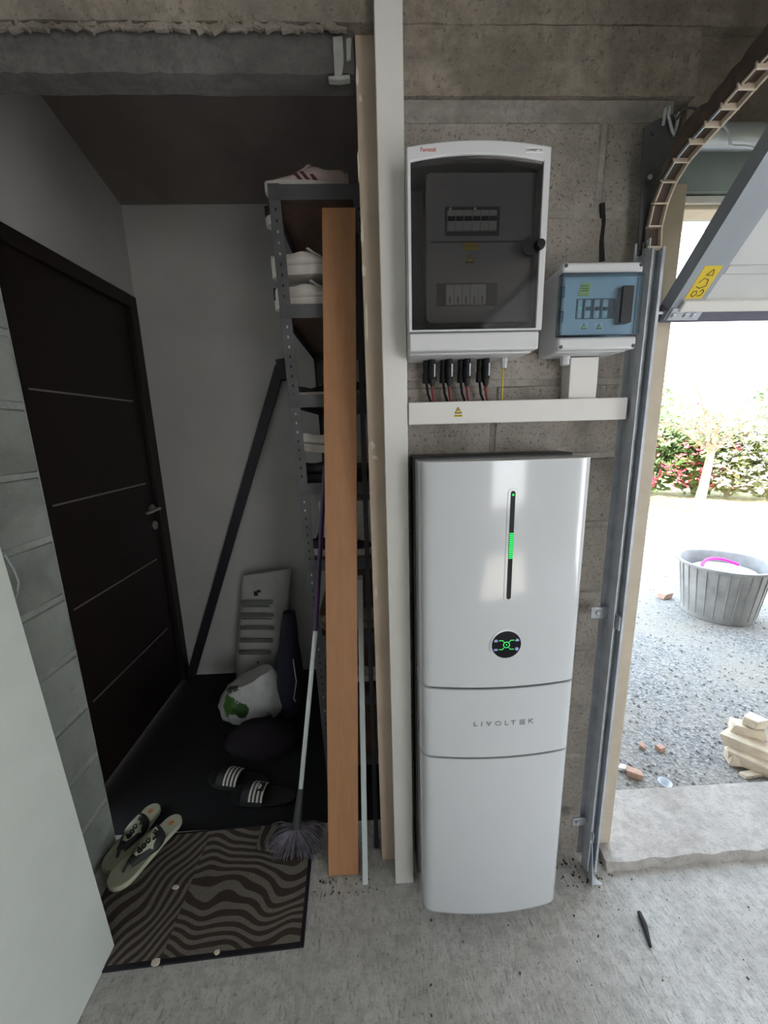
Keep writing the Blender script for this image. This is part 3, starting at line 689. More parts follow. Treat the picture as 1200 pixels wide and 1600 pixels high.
MB().box(sx0, sx1, YB, YB+.022, sz0, bz0-.001).build('cover_bottom', M['abs'], sb, .006, 3)
MB().box(sx0+.012, sx1-.004, YB+.012, YB+.021, bz0, bz1).build('front_plate', M['abs'], sb, .001)
for x, z in ((sx0+.007, sz1-.007), (sx1-.007, sz1-.007), (sx0+.007, sz0+.007), (sx1-.007, sz0+.007)):
    sc_ = MB().lathe([(.0042, .002), (.0042, -.0006), (.002, -.0002)], (x, YB, z), 14, 'y').build('screw', M['dark'], sb)
# clear blue cover: five sided shell standing proud
b = MB(); yf = YB-.010
b.box(sx0-.004, sx1-.001, yf, yf+.002, bz0, bz1).box(sx0-.004, sx0-.002, yf+.002, YB+.012, bz0, bz1).box(sx1-.003, sx1-.001, yf+.002, YB+.012, bz0, bz1).box(sx0-.002, sx1-.003, yf+.002, YB+.012, bz0, bz0+.002).box(sx0-.002, sx1-.003, yf+.002, YB+.012, bz1-.002, bz1)
b.build('clear_cover', M['blue'], sb, .001)
lc = at(980, 478, yf); MB().prism(rounded(lc.x-.014, lc.x+.012, at(980, 504, yf).z, at(980, 446, yf).z, .002), 'y', yf-.002, YB+.011).build('cover_latch', M['black_case'], sb, .001)
for zc in ((bz0+bz1)/2+.028, (bz0+bz1)/2-.024): MB().box(sx0-.0055, sx0+.006, yf+.004, YB+.006, zc-.012, zc+.012).build('hinge', M['blue'], sb, .001)
yp = YB+.012
ma, mb_ = at(901, 467, yp), at(957, 498, yp)
MB().box(ma.x, mb_.x+.004, yp-.001, yp+.004, mb_.z, ma.z).build('rail_window', M['dark'], sb)
MB().box(ma.x+.001, ma.x+.012, yp-.006, yp, mb_.z+.001, ma.z-.003).build('surge_module', M['abs'], sb, .001)
MB().lathe([(.0017, 0), (.0017, -.0012)], (ma.x+.007, yp-.006, at(908, 483, yp).z), 8, 'y').build('status_led', M['green'], sb)
for i, x in enumerate((916, 930, 943)):
    c = at(x, 487, yp); MB().box(c.x-.0066, c.x+.0066, yp-.006, yp, mb_.z+.001, ma.z-.004).build('breaker', M['abs'], sb, .001)
    MB().box(c.x-.005, c.x+.005, yp-.010, yp-.0055, c.z+.001, c.z+.008).build('toggle', M['dark'], sb, .001)
    MB().box(c.x-.004, c.x+.004, yp-.0066, yp-.0055, c.z-.010, c.z-.003).build('label_tag', M['paper'], sb)
c = at(913, 452, yp); MB().prism([(c.x-.015, c.z-.014), (c.x+.011, c.z-.014), (c.x+.014, c.z+.013), (c.x-.008, c.z+.013)], 'y', yp-.0015, yp).build('sticker', M['lemon'], sb)
for dz in (-.004, .001, .006): MB().box(c.x-.009, c.x+.009, yp-.002, yp-.001, c.z+dz, c.z+dz+.0012).build('sticker_line', M['ink'], sb)
for x in (912, 935):
    c = at(x, 510, yp); warn_tri(sb, (c.x, yp, c.z), .0155, (.019, .017, 'paper'), mat='lemon')
a = at(883, 558, 1.04); MB().lathe([(.013, sz0-.001), (.013, sz0-.008), (.0115, sz0-.009), (.0115, sz0-.022), (.008, sz0-.024)], (a.x, 1.04, 0), 8).build('cable_gland', M['abs'], sb)

# ================================================================== GARAGE DOOR GEAR
tr = thing('door_track', (.71, 1.02, 0), 'galvanised vertical garage door track beside the inverter', 'door track')
MB().box(.672, .690, 1.05, 1.0535, .05, 1.93).box(.687, .690, 1.02, 1.05, .05, 1.93).build('angle_bar', M['steel'], tr)
b = MB()
b.box(.6785, .681, .995, 1.019, .045, 1.90).box(.681, .704, 1.0165, 1.019, .045, 1.90).box(.7045, .707, .990, 1.019, .045, 1.90).box(.700, .7045, .990, .9925, .045, 1.90)
b.build('channel', M['steel'], tr)
MB().tube([(.692, 1.012, .05), (.692, 1.012, 1.9)], .005, 8).build('bead', M['steel_bright'], tr)
# wall clips
for px_, py_, s in ((936, 958, 1), (903, 1283, .8)):
    c = at(px_, py_, 1.04)
    o = MB().box(c.x-.028*s, c.x+.03*s, 1.034, 1.039, c.z-.015*s, c.z+.022*s).box(c.x+.026*s, c.x+.03*s, .985, 1.039, c.z-.03*s, c.z+.014*s).build('wall_clip', M['steel_bright'], tr, .003)
    MB().lathe([(.007, 0), (.007, -.006), (.004, -.007)], (c.x-.008*s, 1.034, c.z+.004), 6, 'y').build('clip_bolt', M['steel'], tr)
# foot plate
fA = fl(930, 1386)
MB().add([(.690, 1.045, .20), (.690, 1.0, .14), (.690, fA.y, .002), (.690, 1.05, .002), (.6925, 1.045, .20), (.6925, 1.0, .14), (.6925, fA.y, .002), (.6925, 1.05, .002)], [(0,1,2,3), (7,6,5,4), (0,4,5,1), (1,5,6,2), (2,6,7,3), (3,7,4,0)]).build('foot_plate', M['steel'], tr)
MB().prism([(.6925, .982), (.728, .982), (.6925, 1.04)], 'z', .001, .004).build('foot_flange', M['steel_bright'], tr)
# upper dark plate with holes and hooks
pz = [(x, y) for x, y in ((996, 400), (1006, 200), (1024, 188), (1052, 178), (1058, 196), (1062, 240), (1040, 300), (1022, 395))]
pp = [(at(x, y, 1.047).x, at(x, y, 1.047).z) for x, y in pz]
pt = thing('track_plate', (.69, 1.047, 1.88), 'dark drilled steel plate at the head of the door track', 'bracket')
MB().prism(pp, 'y', 1.0455, 1.0495).build('plate', M['plate'], pt, .001)
for x, y, r_ in ((1015, 277, .0055), (1041, 259, .004), (1020, 208, .0045), (1010, 290, .004), (1000, 388, .004)):
    c = at(x, y, 1.045); MB().lathe([(r_, .001), (r_, -.003), (r_*.6, -.0035)], (c.x, 1.0455, c.z), 12, 'y').build('rivet', M['steel_bright'] if y in (277,) else M['dark'], pt)
h1 = [at(x, y, 1.04) for x, y in ((1036, 195), (1040, 170), (1046, 166), (1044, 182), (1050, 205), (1052, 212), (1056, 200), (1061, 176))]
MB().tube(h1, .0035, 8).build('hook', M['steel_bright'], pt)
h2 = [at(x, y, 1.035) for x, y in ((1058, 186), (1066, 172), (1080, 168), (1092, 172))]
MB().tube(h2, .0022, 6).build('spring_wire', M['dark'], pt)
# curved ribbed guide: arc in the plane of the track, bending towards the camera
XG = .705
gpts = [(1022, 388), (1024, 355), (1033, 318), (1047, 283), (1067, 250), (1092, 220), (1117, 193), (1143, 165), (1170, 134), (1200, 101), (1236, 64), (1280, 22)]
arc = [atx(x, y, XG) for x, y in gpts]
gd = thing('curved_guide', arc[0], 'brown ribbed plastic guide curving up over the garage door', 'door guide')
N_ = 12; path = arc
def frame(i):
    t = (path[min(i+1, len(path)-1)] - path[max(i-1, 0)]).normalized(); nn = Vector((1, 0, 0)).cross(t).normalized()
    return t, nn if nn.z > 0 or nn.y > 0 else -nn
# fine resample
fine = []
for i in range(len(path)-1):
    for k in range(4): fine.append(path[i].lerp(path[i+1], k/4))
fine.append(path[-1])
def nrm(P, i):
    t = (P[min(i+1, len(P)-1)] - P[max(i-1, 0)]).normalized(); q = t.cross(Vector((1, 0, 0))); q.normalize()
    return q if q.y + q.z > 0 else -q
web = MB(); rings = []
for i, p in enumerate(fine):
    q = nrm(fine, i); rings.append([p+Vector((-.020, 0, 0))+q*.004, p+Vector((.012, 0, 0))+q*.004, p+Vector((.012, 0, 0))+q*.008, p+Vector((-.020, 0, 0))+q*.008])
web.loft(rings); web.build('web', M['brown'], gd)
e1 = MB(); rings = []
for i, p in enumerate(fine):
    q = nrm(fine, i); rings.append([p+Vector((.010, 0, 0))-q*.007, p+Vector((.014, 0, 0))-q*.007, p+Vector((.014, 0, 0))+q*.009, p+Vector((.010, 0, 0))+q*.009])
e1.loft(rings).build('edge_strip', M['brown_edge'], gd)
for i in range(0, len(fine)-1, 4):
    p = fine[i]; q = nrm(fine, i); t = (fine[i+1]-fine[i]).normalized()
    m3 = Matrix((Vector((1, 0, 0)), q, t)).transposed()
    MB().cbox(p+Vector((-.003, 0, 0))-q*.001, .036, .012, .0032, m3).build('rib', M['brown_edge'], gd)
    if i//4 > 0:
        pm = fine[i+2] if i+2 < len(fine) else p; MB().cbox(pm+Vector((-.016, 0, 0))+q*.002, .003, .008, (fine[min(i+4, len(fine)-1)]-p).length*.8, m3).build('side_lip', M['steel_bright'] if 3 <= i//4 <= 6 else M['brown_edge'], gd)
# corrugated dark outer cover along the far side of the curve
inp = [(1034, 280), (1054, 246), (1079, 216), (1104, 189), (1130, 161), (1157, 130), (1187, 97), (1224, 60)]
outp = [(1050, 240), (1062, 205), (1082, 176), (1106, 158), (1130, 126), (1158, 92), (1188, 52), (1222, 14)]
XC = XG-.018; ri = [atx(x, y, XC) for x, y in inp]; ro = [atx(x, y, XC) for x, y in outp]; rings = []
for i in range(len(ri)-1):
    for k in range(6):
        a_, b2 = ri[i].lerp(ri[i+1], k/6), ro[i].lerp(ro[i+1], k/6); bump_ = .10*(abs(math.sin((i*6+k)*math.pi/6))-.5) if i > 0 else 0
        b2 = b2 + (b2-a_)*bump_; mid_ = a_.lerp(b2, .5)+Vector((-.006, 0, 0))
        rings.append([a_, mid_+Vector((-.004*math.cos((i*6+k)*math.pi/3), 0, 0)), b2, b2+Vector((.03, 0, 0)), a_+Vector((.012, 0, 0))])
MB().loft(rings).build('corrugated_cover', M['brown'], gd)

# sectional door leaf, tilted where it enters the curve
Bp = Vector((1.034, 1.752)); Tp = Vector((.81, 1.985)); dS = (Tp-Bp).normalized(); nI = Vector((-dS.y, dS.x)); nI = nI if nI.y < 0 else -nI
def LP(X, s, d): # d = inward (towards the room and down)
    q = Bp + dS*s + nI*d; return Vector((X, q.x, q.y))
def lbox(b, x0, x1, s0, s1, d0, d1):
    vs = [LP(x, s, d) for d in (d0, d1) for s in (s0, s1) for x in (x0, x1)]
    return b.add(vs, [(0,2,3,1),(4,5,7,6),(0,1,5,4),(2,6,7,3),(0,4,6,2),(1,3,7,5)])
DX0, DX1 = .752, 3.2
leaf = thing('garage_door', (1.98, 1.034, 1.75), 'grey sectional garage door raised and tilted above the opening', 'garage door')
lbox(MB(), DX0+.004, DX1, .035, .52, -.034, -.004).build('bottom_section', M['door_panel'], leaf)
lbox(lbox(MB(), DX0, DX0+.075, .0, .52, -.004, .0), DX0, DX0+.003, .0, .52, -.038, -.003).build('end_stile', M['door_grey'], leaf)
lbox(MB(), DX0+.075, DX1, .105, .125, -.006, .001).build('panel_crease', M['door_panel'], leaf, .003)
lbox(MB(), DX0+.02, DX1, .022, .05, -.03, .010).build('bottom_rail', M['pvc'], leaf, .003)
lbox(MB(), DX0-.005, DX1, -.012, .022, -.036, -.002).build('seal', M['seal'], leaf, .006)
lbox(MB(), DX0+.005, DX0+.085, .0, .030, -.002, .006).build('corner_bracket', M['steel'], leaf, .002)
for xx in (.015, .045, .065): 
    c = LP(DX0+xx, .014, .006); MB().cbox(c, .012, .008, .012, Matrix.Rotation(.8, 3, 'X')).build('bracket_bolt', M['steel_bright'], leaf, .003)
MB().tube([LP(DX0, .012, -.01), LP(DX0-.03, .012, -.01)], .004).build('roller_axle', M['steel_bright'], leaf)
MB().lathe([(.012, -.004), (.012, .004)], LP(DX0-.03, .012, -.01), 14, 'x').build('roller', M['dark'], leaf)
lbox(MB(), DX0+.020, DX0+.062, .052, .125, .0, .0008).build('warning_sticker', M['yellow'], leaf)
def ltube(pts, r): return MB().tube([LP(DX0+x, s, .0012) for x, s in pts], r, 5)
for nm, pts in (('print', [(.030, .060), (.036, .056), (.042, .062), (.038, .070), (.030, .068), (.030, .060)]), ('print', [(.046, .058), (.054, .060), (.056, .068), (.050, .074), (.046, .068)]), ('print', [(.030, .080), (.040, .076), (.052, .082), (.048, .096), (.036, .098), (.030, .088)]), ('print', [(.036, .106), (.052, .104), (.046, .118), (.036, .106)])):
    ltube(pts, .0008).build(nm, M['ink'], leaf)
c = LP(DX0+.028, .33, .0005); MB().cbox(c, .008, .002, .006, Matrix.Rotation(.8, 3, 'X')).build('bolt_hole', M['hole'], leaf)
MB().box(DX0, DX1, -1.6, .66, 2.13, 2.165).build('upper_section', M['door_panel'], leaf)
# head of the opening
hdY = 1.12
hz0, hz1 = at(1100, 299, hdY).z, at(1100, 229, hdY).z
hp = struct(MB().box(.80, 3.26, hdY, 1.27, hz0, hz1+.02).build('trim_3', M['greenish']))
struct(MB().box(.80, 3.26, 1.10, 1.30, hz1+.02, 2.385).build('wall_head', M['beam']))
fxl, fxr = at(1026, 520, 1.15).x, at(1046, 520, 1.15).x
struct(MB().box(.758, .812, 1.0835, 1.079+.05, 0.036, hz0).box(.801, 3.26, 1.14, 1.20, hz0-.03, hz0-.001).build('trim_4', M['frame'], None, .004))
struct(MB().box(.801, 3.26, 1.13, 1.139, hz0-.022, hz0-.004).build('trim_5', M['pvc'], None, .002))
ta = at(1130, 214, 1.06)
ts = thing('torsion_tube', (1.9, 1.06, ta.z), 'grey metal torsion tube above the garage door opening', 'tube')
MB().tube([(.80, 1.06, ta.z), (3.2, 1.06, ta.z)], .026, 16).build('tube', M['alu'], ts)
MB().tube([at(x, y, 1.03) for x, y in ((1130, 195), (1138, 205), (1141, 225), (1146, 228), (1165, 228), (1190, 234), (1215, 233))], .0025, 6).build('cord', M['clear'], ts)

# ================================================================== SHOE RACK
RK = thing('shoe_rack', (-.13, 1.83, 0), 'grey slotted steel shoe rack standing in the dark nook', 'shelf')
LEAN = -.028
def lean(v): return Vector((v[0] + LEAN*(v[2]-1.4), v[1], v[2]))
SX0, SX1, SY0, SY1 = -.262, .035, 1.40, 2.23
lev = [2.245, 1.905, 1.62, 1.315, 1.025, .715, .44, .15]
def leanb(b): b.v = [lean(p) for p in b.v]; return b
def upright(x, y, fx, fyy):
    b = MB(); x2 = x+fx*.036; y2 = y+fyy*.036
    b.box(min(x, x2), max(x, x2), y-.001, y+.001, .001, 2.25).box(x-.001, x+.001, min(y, y2), max(y, y2), .001, 2.25)
    return leanb(b).build('upright', M['shelf'], RK)
for x, y, fx, f2 in ((SX0, SY0, 1, 1), (SX1, SY0, -1, 1), (SX0, SY1, 1, -1), (SX1, SY1, -1, -1)): upright(x, y, fx, f2)
for x, s in ((SX0, 1), (SX1, -1)):
    hl = MB(); lt_ = MB()
    for k in range(70):
        z = 2.21-k*.031
        if z < .05: break
        (lt_ if (k//3) % 3 == 1 and x < 0 else hl).prism([(x+s*.018+a, z+b2) for a, b2 in ((-.0028, -.004), (.0028, -.004), (.0028, .004), (-.0028, .004))], 'y', SY0-.0016, SY0-.0005)
    leanb(hl).build('slot_holes', M['hole'], RK)['kind'] = 'stuff'
    if lt_.v: leanb(lt_).build('slot_holes_lit', M['chrome'], RK)['kind'] = 'stuff'
for z in lev:
    sh = leanb(MB().box(SX0+.002, SX1-.002, SY0+.003, SY1-.003, z-.006, z)).build('shelf_board', M['shelf_board'], RK)
    leanb(MB().box(SX0+.001, SX1-.001, SY0-.002, SY0+.002, z-.040, z+.002).box(SX0-.001, SX0+.001, SY0, SY1, z-.036, z+.001).box(SX1-.001, SX1+.001, SY0, SY1, z-.036, z+.001).box(SX0+.001, SX1-.001, SY1-.002, SY1+.002, z-.036, z+.001)).build('shelf_lip', M['shelf'], sh)

def shoe(name, loc, rz, length, colors, label, kind='sneaker', tilt=0, roll=0, stripes=None, cat='shoe'):
    """heel at -x, toe at +x, sole on z=0; parts: sole, upper, tongue/opening, laces, stripes"""
    Lh = length; W = length*.36
    upc, soc = colors[0], colors[1]
    n = 14
    def outline(t):
        wdt = W*.5*(.62 + .38*math.sin(max(0, min(1, (t-.05)/.75))*math.pi*.62)) if t < .8 else W*.5*.985
        if t < .12: wdt *= math.sqrt(max(.02, 1-((.12-t)/.12)**2))*.98+.02
        if t > .72: wdt *= math.sqrt(max(.02, 1-((t-.72)/.285)**2))
        return max(wdt, .004)
    MX = Matrix.Translation(Vector(loc)) @ Matrix.Rotation(rz, 4, 'Z') @ Matrix.Rotation(tilt, 4, 'Y') @ Matrix.Rotation(roll, 4, 'X')
    root = thing(name, loc, label, cat, 'shoes on the shoe rack')
    ts = [0, .02, .06, .12, .2, .3, .4, .5, .6, .7, .8, .88, .94, .98, 1]
    hs = Lh*.105 if kind == 'sneaker' else Lh*.05
    rings = []
    for t in ts:
        o = outline(t); x = (t-.5)*Lh; z0 = .012*max(0, (t-.75)/.25)**2
        rings.append([(x, -o*.96, z0), (x, o*.96, z0), (x, o*1.03, z0+hs*.5), (x, o, z0+hs), (x, -o, z0+hs), (x, -o*1.03, z0+hs*.5)])
    MB().loft(rings).xf(MX).build('sole', M[soc], root)
    if kind == 'slide':
        rr_ = []
        for t in (.46, .52, .6, .68, .76, .80):
            o = outline(t); x = (t-.5)*Lh; hh_ = Lh*.19*(1-abs(t-.62)*.9); ring_ = []
            for a in range(9):
                an = math.pi*a/8; ring_.append((x, -o*1.06*math.cos(an), hs*.4+hh_*math.sin(an)))
            for a in range(8, -1, -1):
                an = math.pi*a/8; ring_.append((x, -o*1.0*math.cos(an), hs*.4+(hh_-.007)*math.sin(an)))
            rr_.append(ring_)
        MB().loft(rr_).xf(MX).build('band', M[upc], root)
        if stripes:
            for k in range(4):
                t = .475+k*.06; s_ = MB(); x = (t-.5)*Lh; rg_ = []
                for xx in (x-.0042, x+.0042):
                    tt = xx/Lh+.5; o = outline(tt); hh_ = Lh*.19*(1-abs(tt-.62)*.9); q = []
                    for a in range(1, 8):
                        an = math.pi*a/8; q.append((xx, -o*1.06*math.cos(an)*1.01, hs*.4+(hh_+.0015)*math.sin(an)))
                    for a in range(7, 0, -1):
                        an = math.pi*a/8; q.append((xx, -o*1.06*math.cos(an), hs*.4+(hh_-.001)*math.sin(an)))
                    rg_.append(q)
                s_.loft(rg_).xf(MX).build('stripe', M[stripes], root)
        return root
    def hgt(t):   # top profile of the upper
        if kind == 'ballet':
            return Lh*(.17 if t < .1 else .17-.10*min(1, (t-.1)/.25)) if t < .62 else Lh*(.13*math.sqrt(max(0, 1-((t-.62)/.40)**2)))
        pts = [(0, .25), (.05, .275), (.15, .25), (.28, .24), (.42, .30), (.5, .29), (.62, .235), (.75, .19), (.88, .165), (.96, .13), (1, .08)]
        for (a, b), (c, d) in zip(pts, pts[1:]):
            if a <= t <= c: return Lh*(b+(d-b)*(t-a)/(c-a))
        return Lh*.08
    rings = []
    for t in ts:
        o = outline(t)*.97; x = (t-.5)*Lh; h = max(hgt(t), hs+.004); q = []
        open_ = 0 if t > .42 or t < .04 else 1
        for a in range(11):
            an = math.pi*a/10; c_, s_ = math.cos(an), math.sin(an)
            zz_ = hs*.9 + (h-hs*.9)*(abs(s_)**.7); yy = -o*c_*(.98 if a in (0, 10) else 1)
            yy *= 1-.25*s_*s_ if t > .4 else 1-.12*s_
            if open_ and kind == 'sneaker':
                sg = -1 if a < 5 else 1
                if a in (1, 9): yy = sg*o*1.0; zz_ = hs+(h-hs)*.55
                if a in (2, 8): yy = sg*o*.86; zz_ = h
                if a in (3, 7): yy = sg*o*.62; zz_ = h-.006
                if 4 <= a <= 6: zz_ = hs*1.3
            elif open_ and 3 <= a <= 7: zz_ = hs*1.1
            q.append((x, yy, zz_))
        rings.append(q)
    MB().loft(rings).xf(MX).build('upper', M[upc], root, 0, 2, 1 if kind == 'sneaker' else 0)
    if kind == 'sneaker':
        MB().loft([[( .5*Lh*(-.18)+dx, y_, z_) for y_, z_ in ((-W*.17, Lh*.15), (W*.17, Lh*.15), (W*.17, Lh*.17), (-W*.17, Lh*.17))] if False else [(dx, -W*.17*k, z), (dx, W*.17*k, z), (dx+.006, W*.17*k, z+.004), (dx+.006, -W*.17*k, z+.004)] for dx, z, k in ((.09*Lh, Lh*.225, 1), (0, Lh*.272, 1), (-.045*Lh, Lh*.305, 1), (-.07*Lh, Lh*.318, .8))]).xf(MX).build('tongue', M[upc], root)
        for k in range(4):
            t = .5+k*.065; x = (t-.5)*Lh; h = hgt(t)
            MB().tube([(x, -W*.2, h-.010), (x, 0, h+.003), (x, W*.2, h-.010)], .0028, 5).xf(MX).build('lace', M['lace'], root)
        if stripes:
            for sd in (-1, 1):
                for k in range(3):
                    t = .36+k*.09; x = (t-.5)*Lh; o = outline(t)
                    MB().add([(x-.004, sd*o*1.02, hs), (x+.008, sd*o*1.02, hs), (x+.030, sd*o*.93, Lh*.2), (x+.018, sd*o*.93, Lh*.2), (x-.004, sd*o*.93, hs), (x+.008, sd*o*.93, hs), (x+.030, sd*o*.8, Lh*.2), (x+.018, sd*o*.8, Lh*.2)], [(0,1,2,3), (7,6,5,4), (0,4,5,1), (1,5,6,2), (2,6,7,3), (3,7,4,0)]).xf(MX).build('side_stripe', M[stripes], root)
        MB().box(-.503*Lh, -.47*Lh, -W*.13, W*.13, hs, Lh*.25).xf(MX).build('heel_tab', M[colors[2]] if len(colors) > 2 else M[upc], root, .004)
    return root
PI = math.pi
def onshelf(i, x, y): return lean((x, y, lev[i]+.0015))
shoe('sneaker', onshelf(0, -.15, 1.475), PI, .27, ('shoe_pink', 'shoe_white', 'shoe_pink'), 'pale sneaker with maroon side stripes on top of the shoe rack', stripes='maroon')
shoe('sneaker', onshelf(0, -.195, 1.66), 0, .27, ('shoe_black', 'shoe_white', 'shoe_black'), 'dark sneaker overhanging the rack top behind the striped one')
shoe('sneaker', onshelf(1, -.15, 1.47), 0, .28, ('shoe_white', 'shoe_white', 'shoe_black'), 'white sneaker with black heel tab, lower of the two stacked on the second shelf')
a = onshelf(1, -.155, 1.475); shoe('sneaker', (a.x, a.y, a.z+.100), 0, .275, ('shoe_white', 'shoe_white'), 'white low sneaker lying on top of the other on the second shelf')
shoe('sneaker', onshelf(1, -.13, 1.66), 0, .27, ('shoe_beige', 'shoe_white'), 'beige sneaker at the back of the second shelf')
shoe('flat_shoe', onshelf(2, -.12, 1.475), 0, .25, ('shoe_black', 'shoe_pink'), 'black flat shoe with pale sole on the third shelf', 'ballet')
shoe('sneaker', onshelf(2, -.13, 1.64), PI, .26, ('shoe_black', 'shoe_white'), 'black sneaker with white sole behind the flat shoe on the third shelf')
shoe('sneaker', onshelf(3, -.14, 1.475), 0, .27, ('shoe_black', 'sole_dark'), 'all black shoe at the bottom of the fourth shelf pile')
a = onshelf(3, -.13, 1.48); shoe('sneaker', (a.x, a.y, a.z+.10), 0, .26, ('shoe_white', 'shoe_white'), 'white sneaker lying on the black shoe on the fourth shelf', tilt=.12)
shoe('sneaker', onshelf(4, -.115, 1.475), 0, .25, ('shoe_dark', 'shoe_white'), 'dark violet sneaker with thick white sole on the fifth shelf')
shoe('sneaker', onshelf(5, -.12, 1.475), PI, .26, ('shoe_beige', 'shoe_beige'), 'beige suede shoe on the sixth shelf')
shoe('sneaker', onshelf(6, -.12, 1.475), PI, .26, ('shoe_white', 'sole_dark'), 'light sneaker with dark sole on the lowest visible shelf')
a = onshelf(4, -.12, 1.66)
sbx = thing('shoe_box', a, 'white shoe box with a dark label behind the violet sneaker', 'box')
MB().box(a.x-.1, a.x+.12, 1.585, 1.74, a.z, a.z+.15).build('box_body', M['shoe_white'], sbx, .002)
MB().box(a.x-.104, a.x+.124, 1.581, 1.744, a.z+.15, a.z+.19).build('box_lid', M['shoe_white'], sbx, .002)
MB().box(a.x-.02, a.x+.04, 1.5795, 1.5812, a.z+.151, a.z+.188).build('box_label', M['ink'], sbx)

# ================================================================== NOOK THINGS
# black flat bar leaning in the corner
rb_, rt_ = Vector((-1.165, 2.235, .004)), at(438, 572, 2.225); dd = (rt_-rb_).normalized(); sd_ = dd.cross(Vector((0, 1, 0))).normalized()
rod = thing('flat_bar', rb_, 'long black flat bar leaning against the back wall of the nook', 'bar')
b = MB(); vs = []
for p in (rb_, rt_):
    for s_ in (-.027, .027):
        for y_ in (-.008, .008): vs.append(p + sd_*s_ + Vector((0, y_, 0)))
b.add(vs, [(0,1,3,2),(4,6,7,5),(0,2,6,4),(1,5,7,3),(0,4,5,1),(2,3,7,6)])
for i, p in enumerate(b.v): b.v[i].z = max(p.z, .003)
b.build('bar', M['rod'], rod, .002)
MB().cbox(rt_ + Vector((.012, -.004, -.02)), .05, .034, .11, Matrix.Rotation(-.12, 3, 'Y')).build('end_cap', M['rod'], rod, .004)
# tall printed sack
SY = 2.10
sk = thing('printed_sack', fl(410, 1075), 'tall pale printed sack standing by the back wall behind the plastic bag', 'sack')
sc = [at(x, y, SY) for x, y in ((368, 1060), (374, 905), (452, 893), (440, 1060))]
rs = random.Random(12)
rings = []
for j in range(11):
    t = j/10; l = sc[0].lerp(sc[1], t); r = sc[3].lerp(sc[2], t); z_ = max(.004, l.z*(1-0)) if j else .004
    th = .055*(1-t**2*.75)+.006; ring_ = []
    for i in range(20):
        a = 2*math.pi*i/20; u = (math.cos(a)+1)/2; p = l.lerp(r, u); ring_.append((p.x+rs.uniform(-.003, .003), SY+.05*t*1.2 - th*math.sin(a)*(1+.15*math.sin(6*a+j)), (sc[0].z*0+.004) + (p.z-.004)*t/1 if j == 0 else .004+(p.z-.004)*t**.0*1 if False else p.z if j else .004))
    rings.append(ring_)
MB().loft(rings).build('sack_body', M['sack'], sk)
def sackband(y0, y1, x0, x1, name='printed_band', m='sack_print', dy=.006):
    # follows the bulging front: small curved strip
    P0 = []; P1 = []
    for i in range(9):
        u = i/8; 
        for arr, yy in ((P0, y0), (P1, y1)):
            t = max(0, min(1, (1060-yy)/160)); th = .055*(1-t**2*.75)+.006; xx = x0+(x1-x0)*u
            c = (u*.9+.05); Yq = SY+.06*t - th*math.sqrt(max(0, 1-(2*c-1)**2))*1.16-dy; arr.append(at(xx, yy, Yq))
    v_ = P0+P1+[p+Vector((0, .002, 0)) for p in P0+P1]; f_ = [(i, i+1, 10+i, 9+i) for i in range(8)]
    MB().add(v_, f_+[(18+a, 18+d, 18+c, 18+b) for a, b, c, d in f_], True).build(name, M[m], sk)
for y in (938, 958, 978, 998, 1017): sackband(y, y+6, 377-(y-938)*.05, 433-(y-938)*.06)
sackband(946, 949, 378, 430); sackband(966, 968, 377, 430)
sackband(924, 931, 396, 404, 'animal_print', 'ink'); sackband(922, 926, 400, 408, 'animal_print', 'ink')
MB().lathe([(.006, 0), (.006, -.003)], at(403, 1035, SY-.075), 10, 'y').build('print_dot', M['ink'], sk)
# plastic carrier bag with green leaf print
BY = 1.86
bagc = fl(393, 1122)
pb = thing('plastic_bag', bagc, 'white plastic bag with green leaf print on the dark floor', 'bag')
rb2 = random.Random(5); rings = []
prof = [(.004, .9), (.03, 1.05), (.08, 1.08), (.14, 1.0), (.19, .88), (.23, .72)]
for z, k in prof:
    ring_ = []
    for i in range(26):
        a = 2*math.pi*i/26; rr_ = 1+.07*math.sin(5*a+z*40)+rb2.uniform(-.04, .04)
        zz_ = z + (.05*math.cos(a)*(z/.23) if z > .1 else 0)
        ring_.append((bagc.x+.005+.165*k*rr_*math.cos(a), BY+.02+.10*k*rr_*math.sin(a), max(.004, zz_)))
    rings.append(ring_)
MB().loft(rings).build('bag_body', M['bagprint'], pb)
# black drawstring bag and dark clothes between sack and rack
dk = thing('black_bag', fl(445, 1130), 'black drawstring bag slumped between the sack and the shoe rack', 'bag')
rings = []; dcb = fl(452, 1120)
for z, k, dx in ((.004, .9, 0), (.1, 1.1, 0), (.22, 1, .005), (.34, .8, .01), (.42, .65, .02), (.5, .55, .025), (.58, .42, .03)):
    rings.append([(dcb.x+dx+.075*k*math.cos(2*math.pi*i/16)*(1+.1*math.sin(4*i+z*30)), 1.90+.07*k*math.sin(2*math.pi*i/16), z) for i in range(16)])
MB().loft(rings).build('bag_body', M['navy'], dk)
MB().tube([at(x, y, 1.82) for x, y in ((458, 1030), (463, 1065), (459, 1092), (462, 1096))], .003, 6).build('drawstring', M['lace'], dk)
# dark heap of clothes low in the nook
hp_ = MB(); c = fl(410, 1165); rr_ = random.Random(3); rings = []
for z, k in ((.003, 1), (.04, 1.05), (.08, .9), (.12, .6), (.135, .25)):
    rings.append([(c.x+.16*k*math.cos(2*math.pi*i/18)*(1+rr_.uniform(-.1, .1)), c.y+.09*k*math.sin(2*math.pi*i/18)*(1+rr_.uniform(-.1, .1)), z) for i in range(18)])
M['plum'] = plain('dark plum cloth', (.008, .003, .007), .95, var=.3, scale=15, bmp=.3)
tag(hp_.loft(rings).build('folded_cloth', M['plum']), 'dark plum cloth heap on the floor in front of the plastic bag', 'cloth')
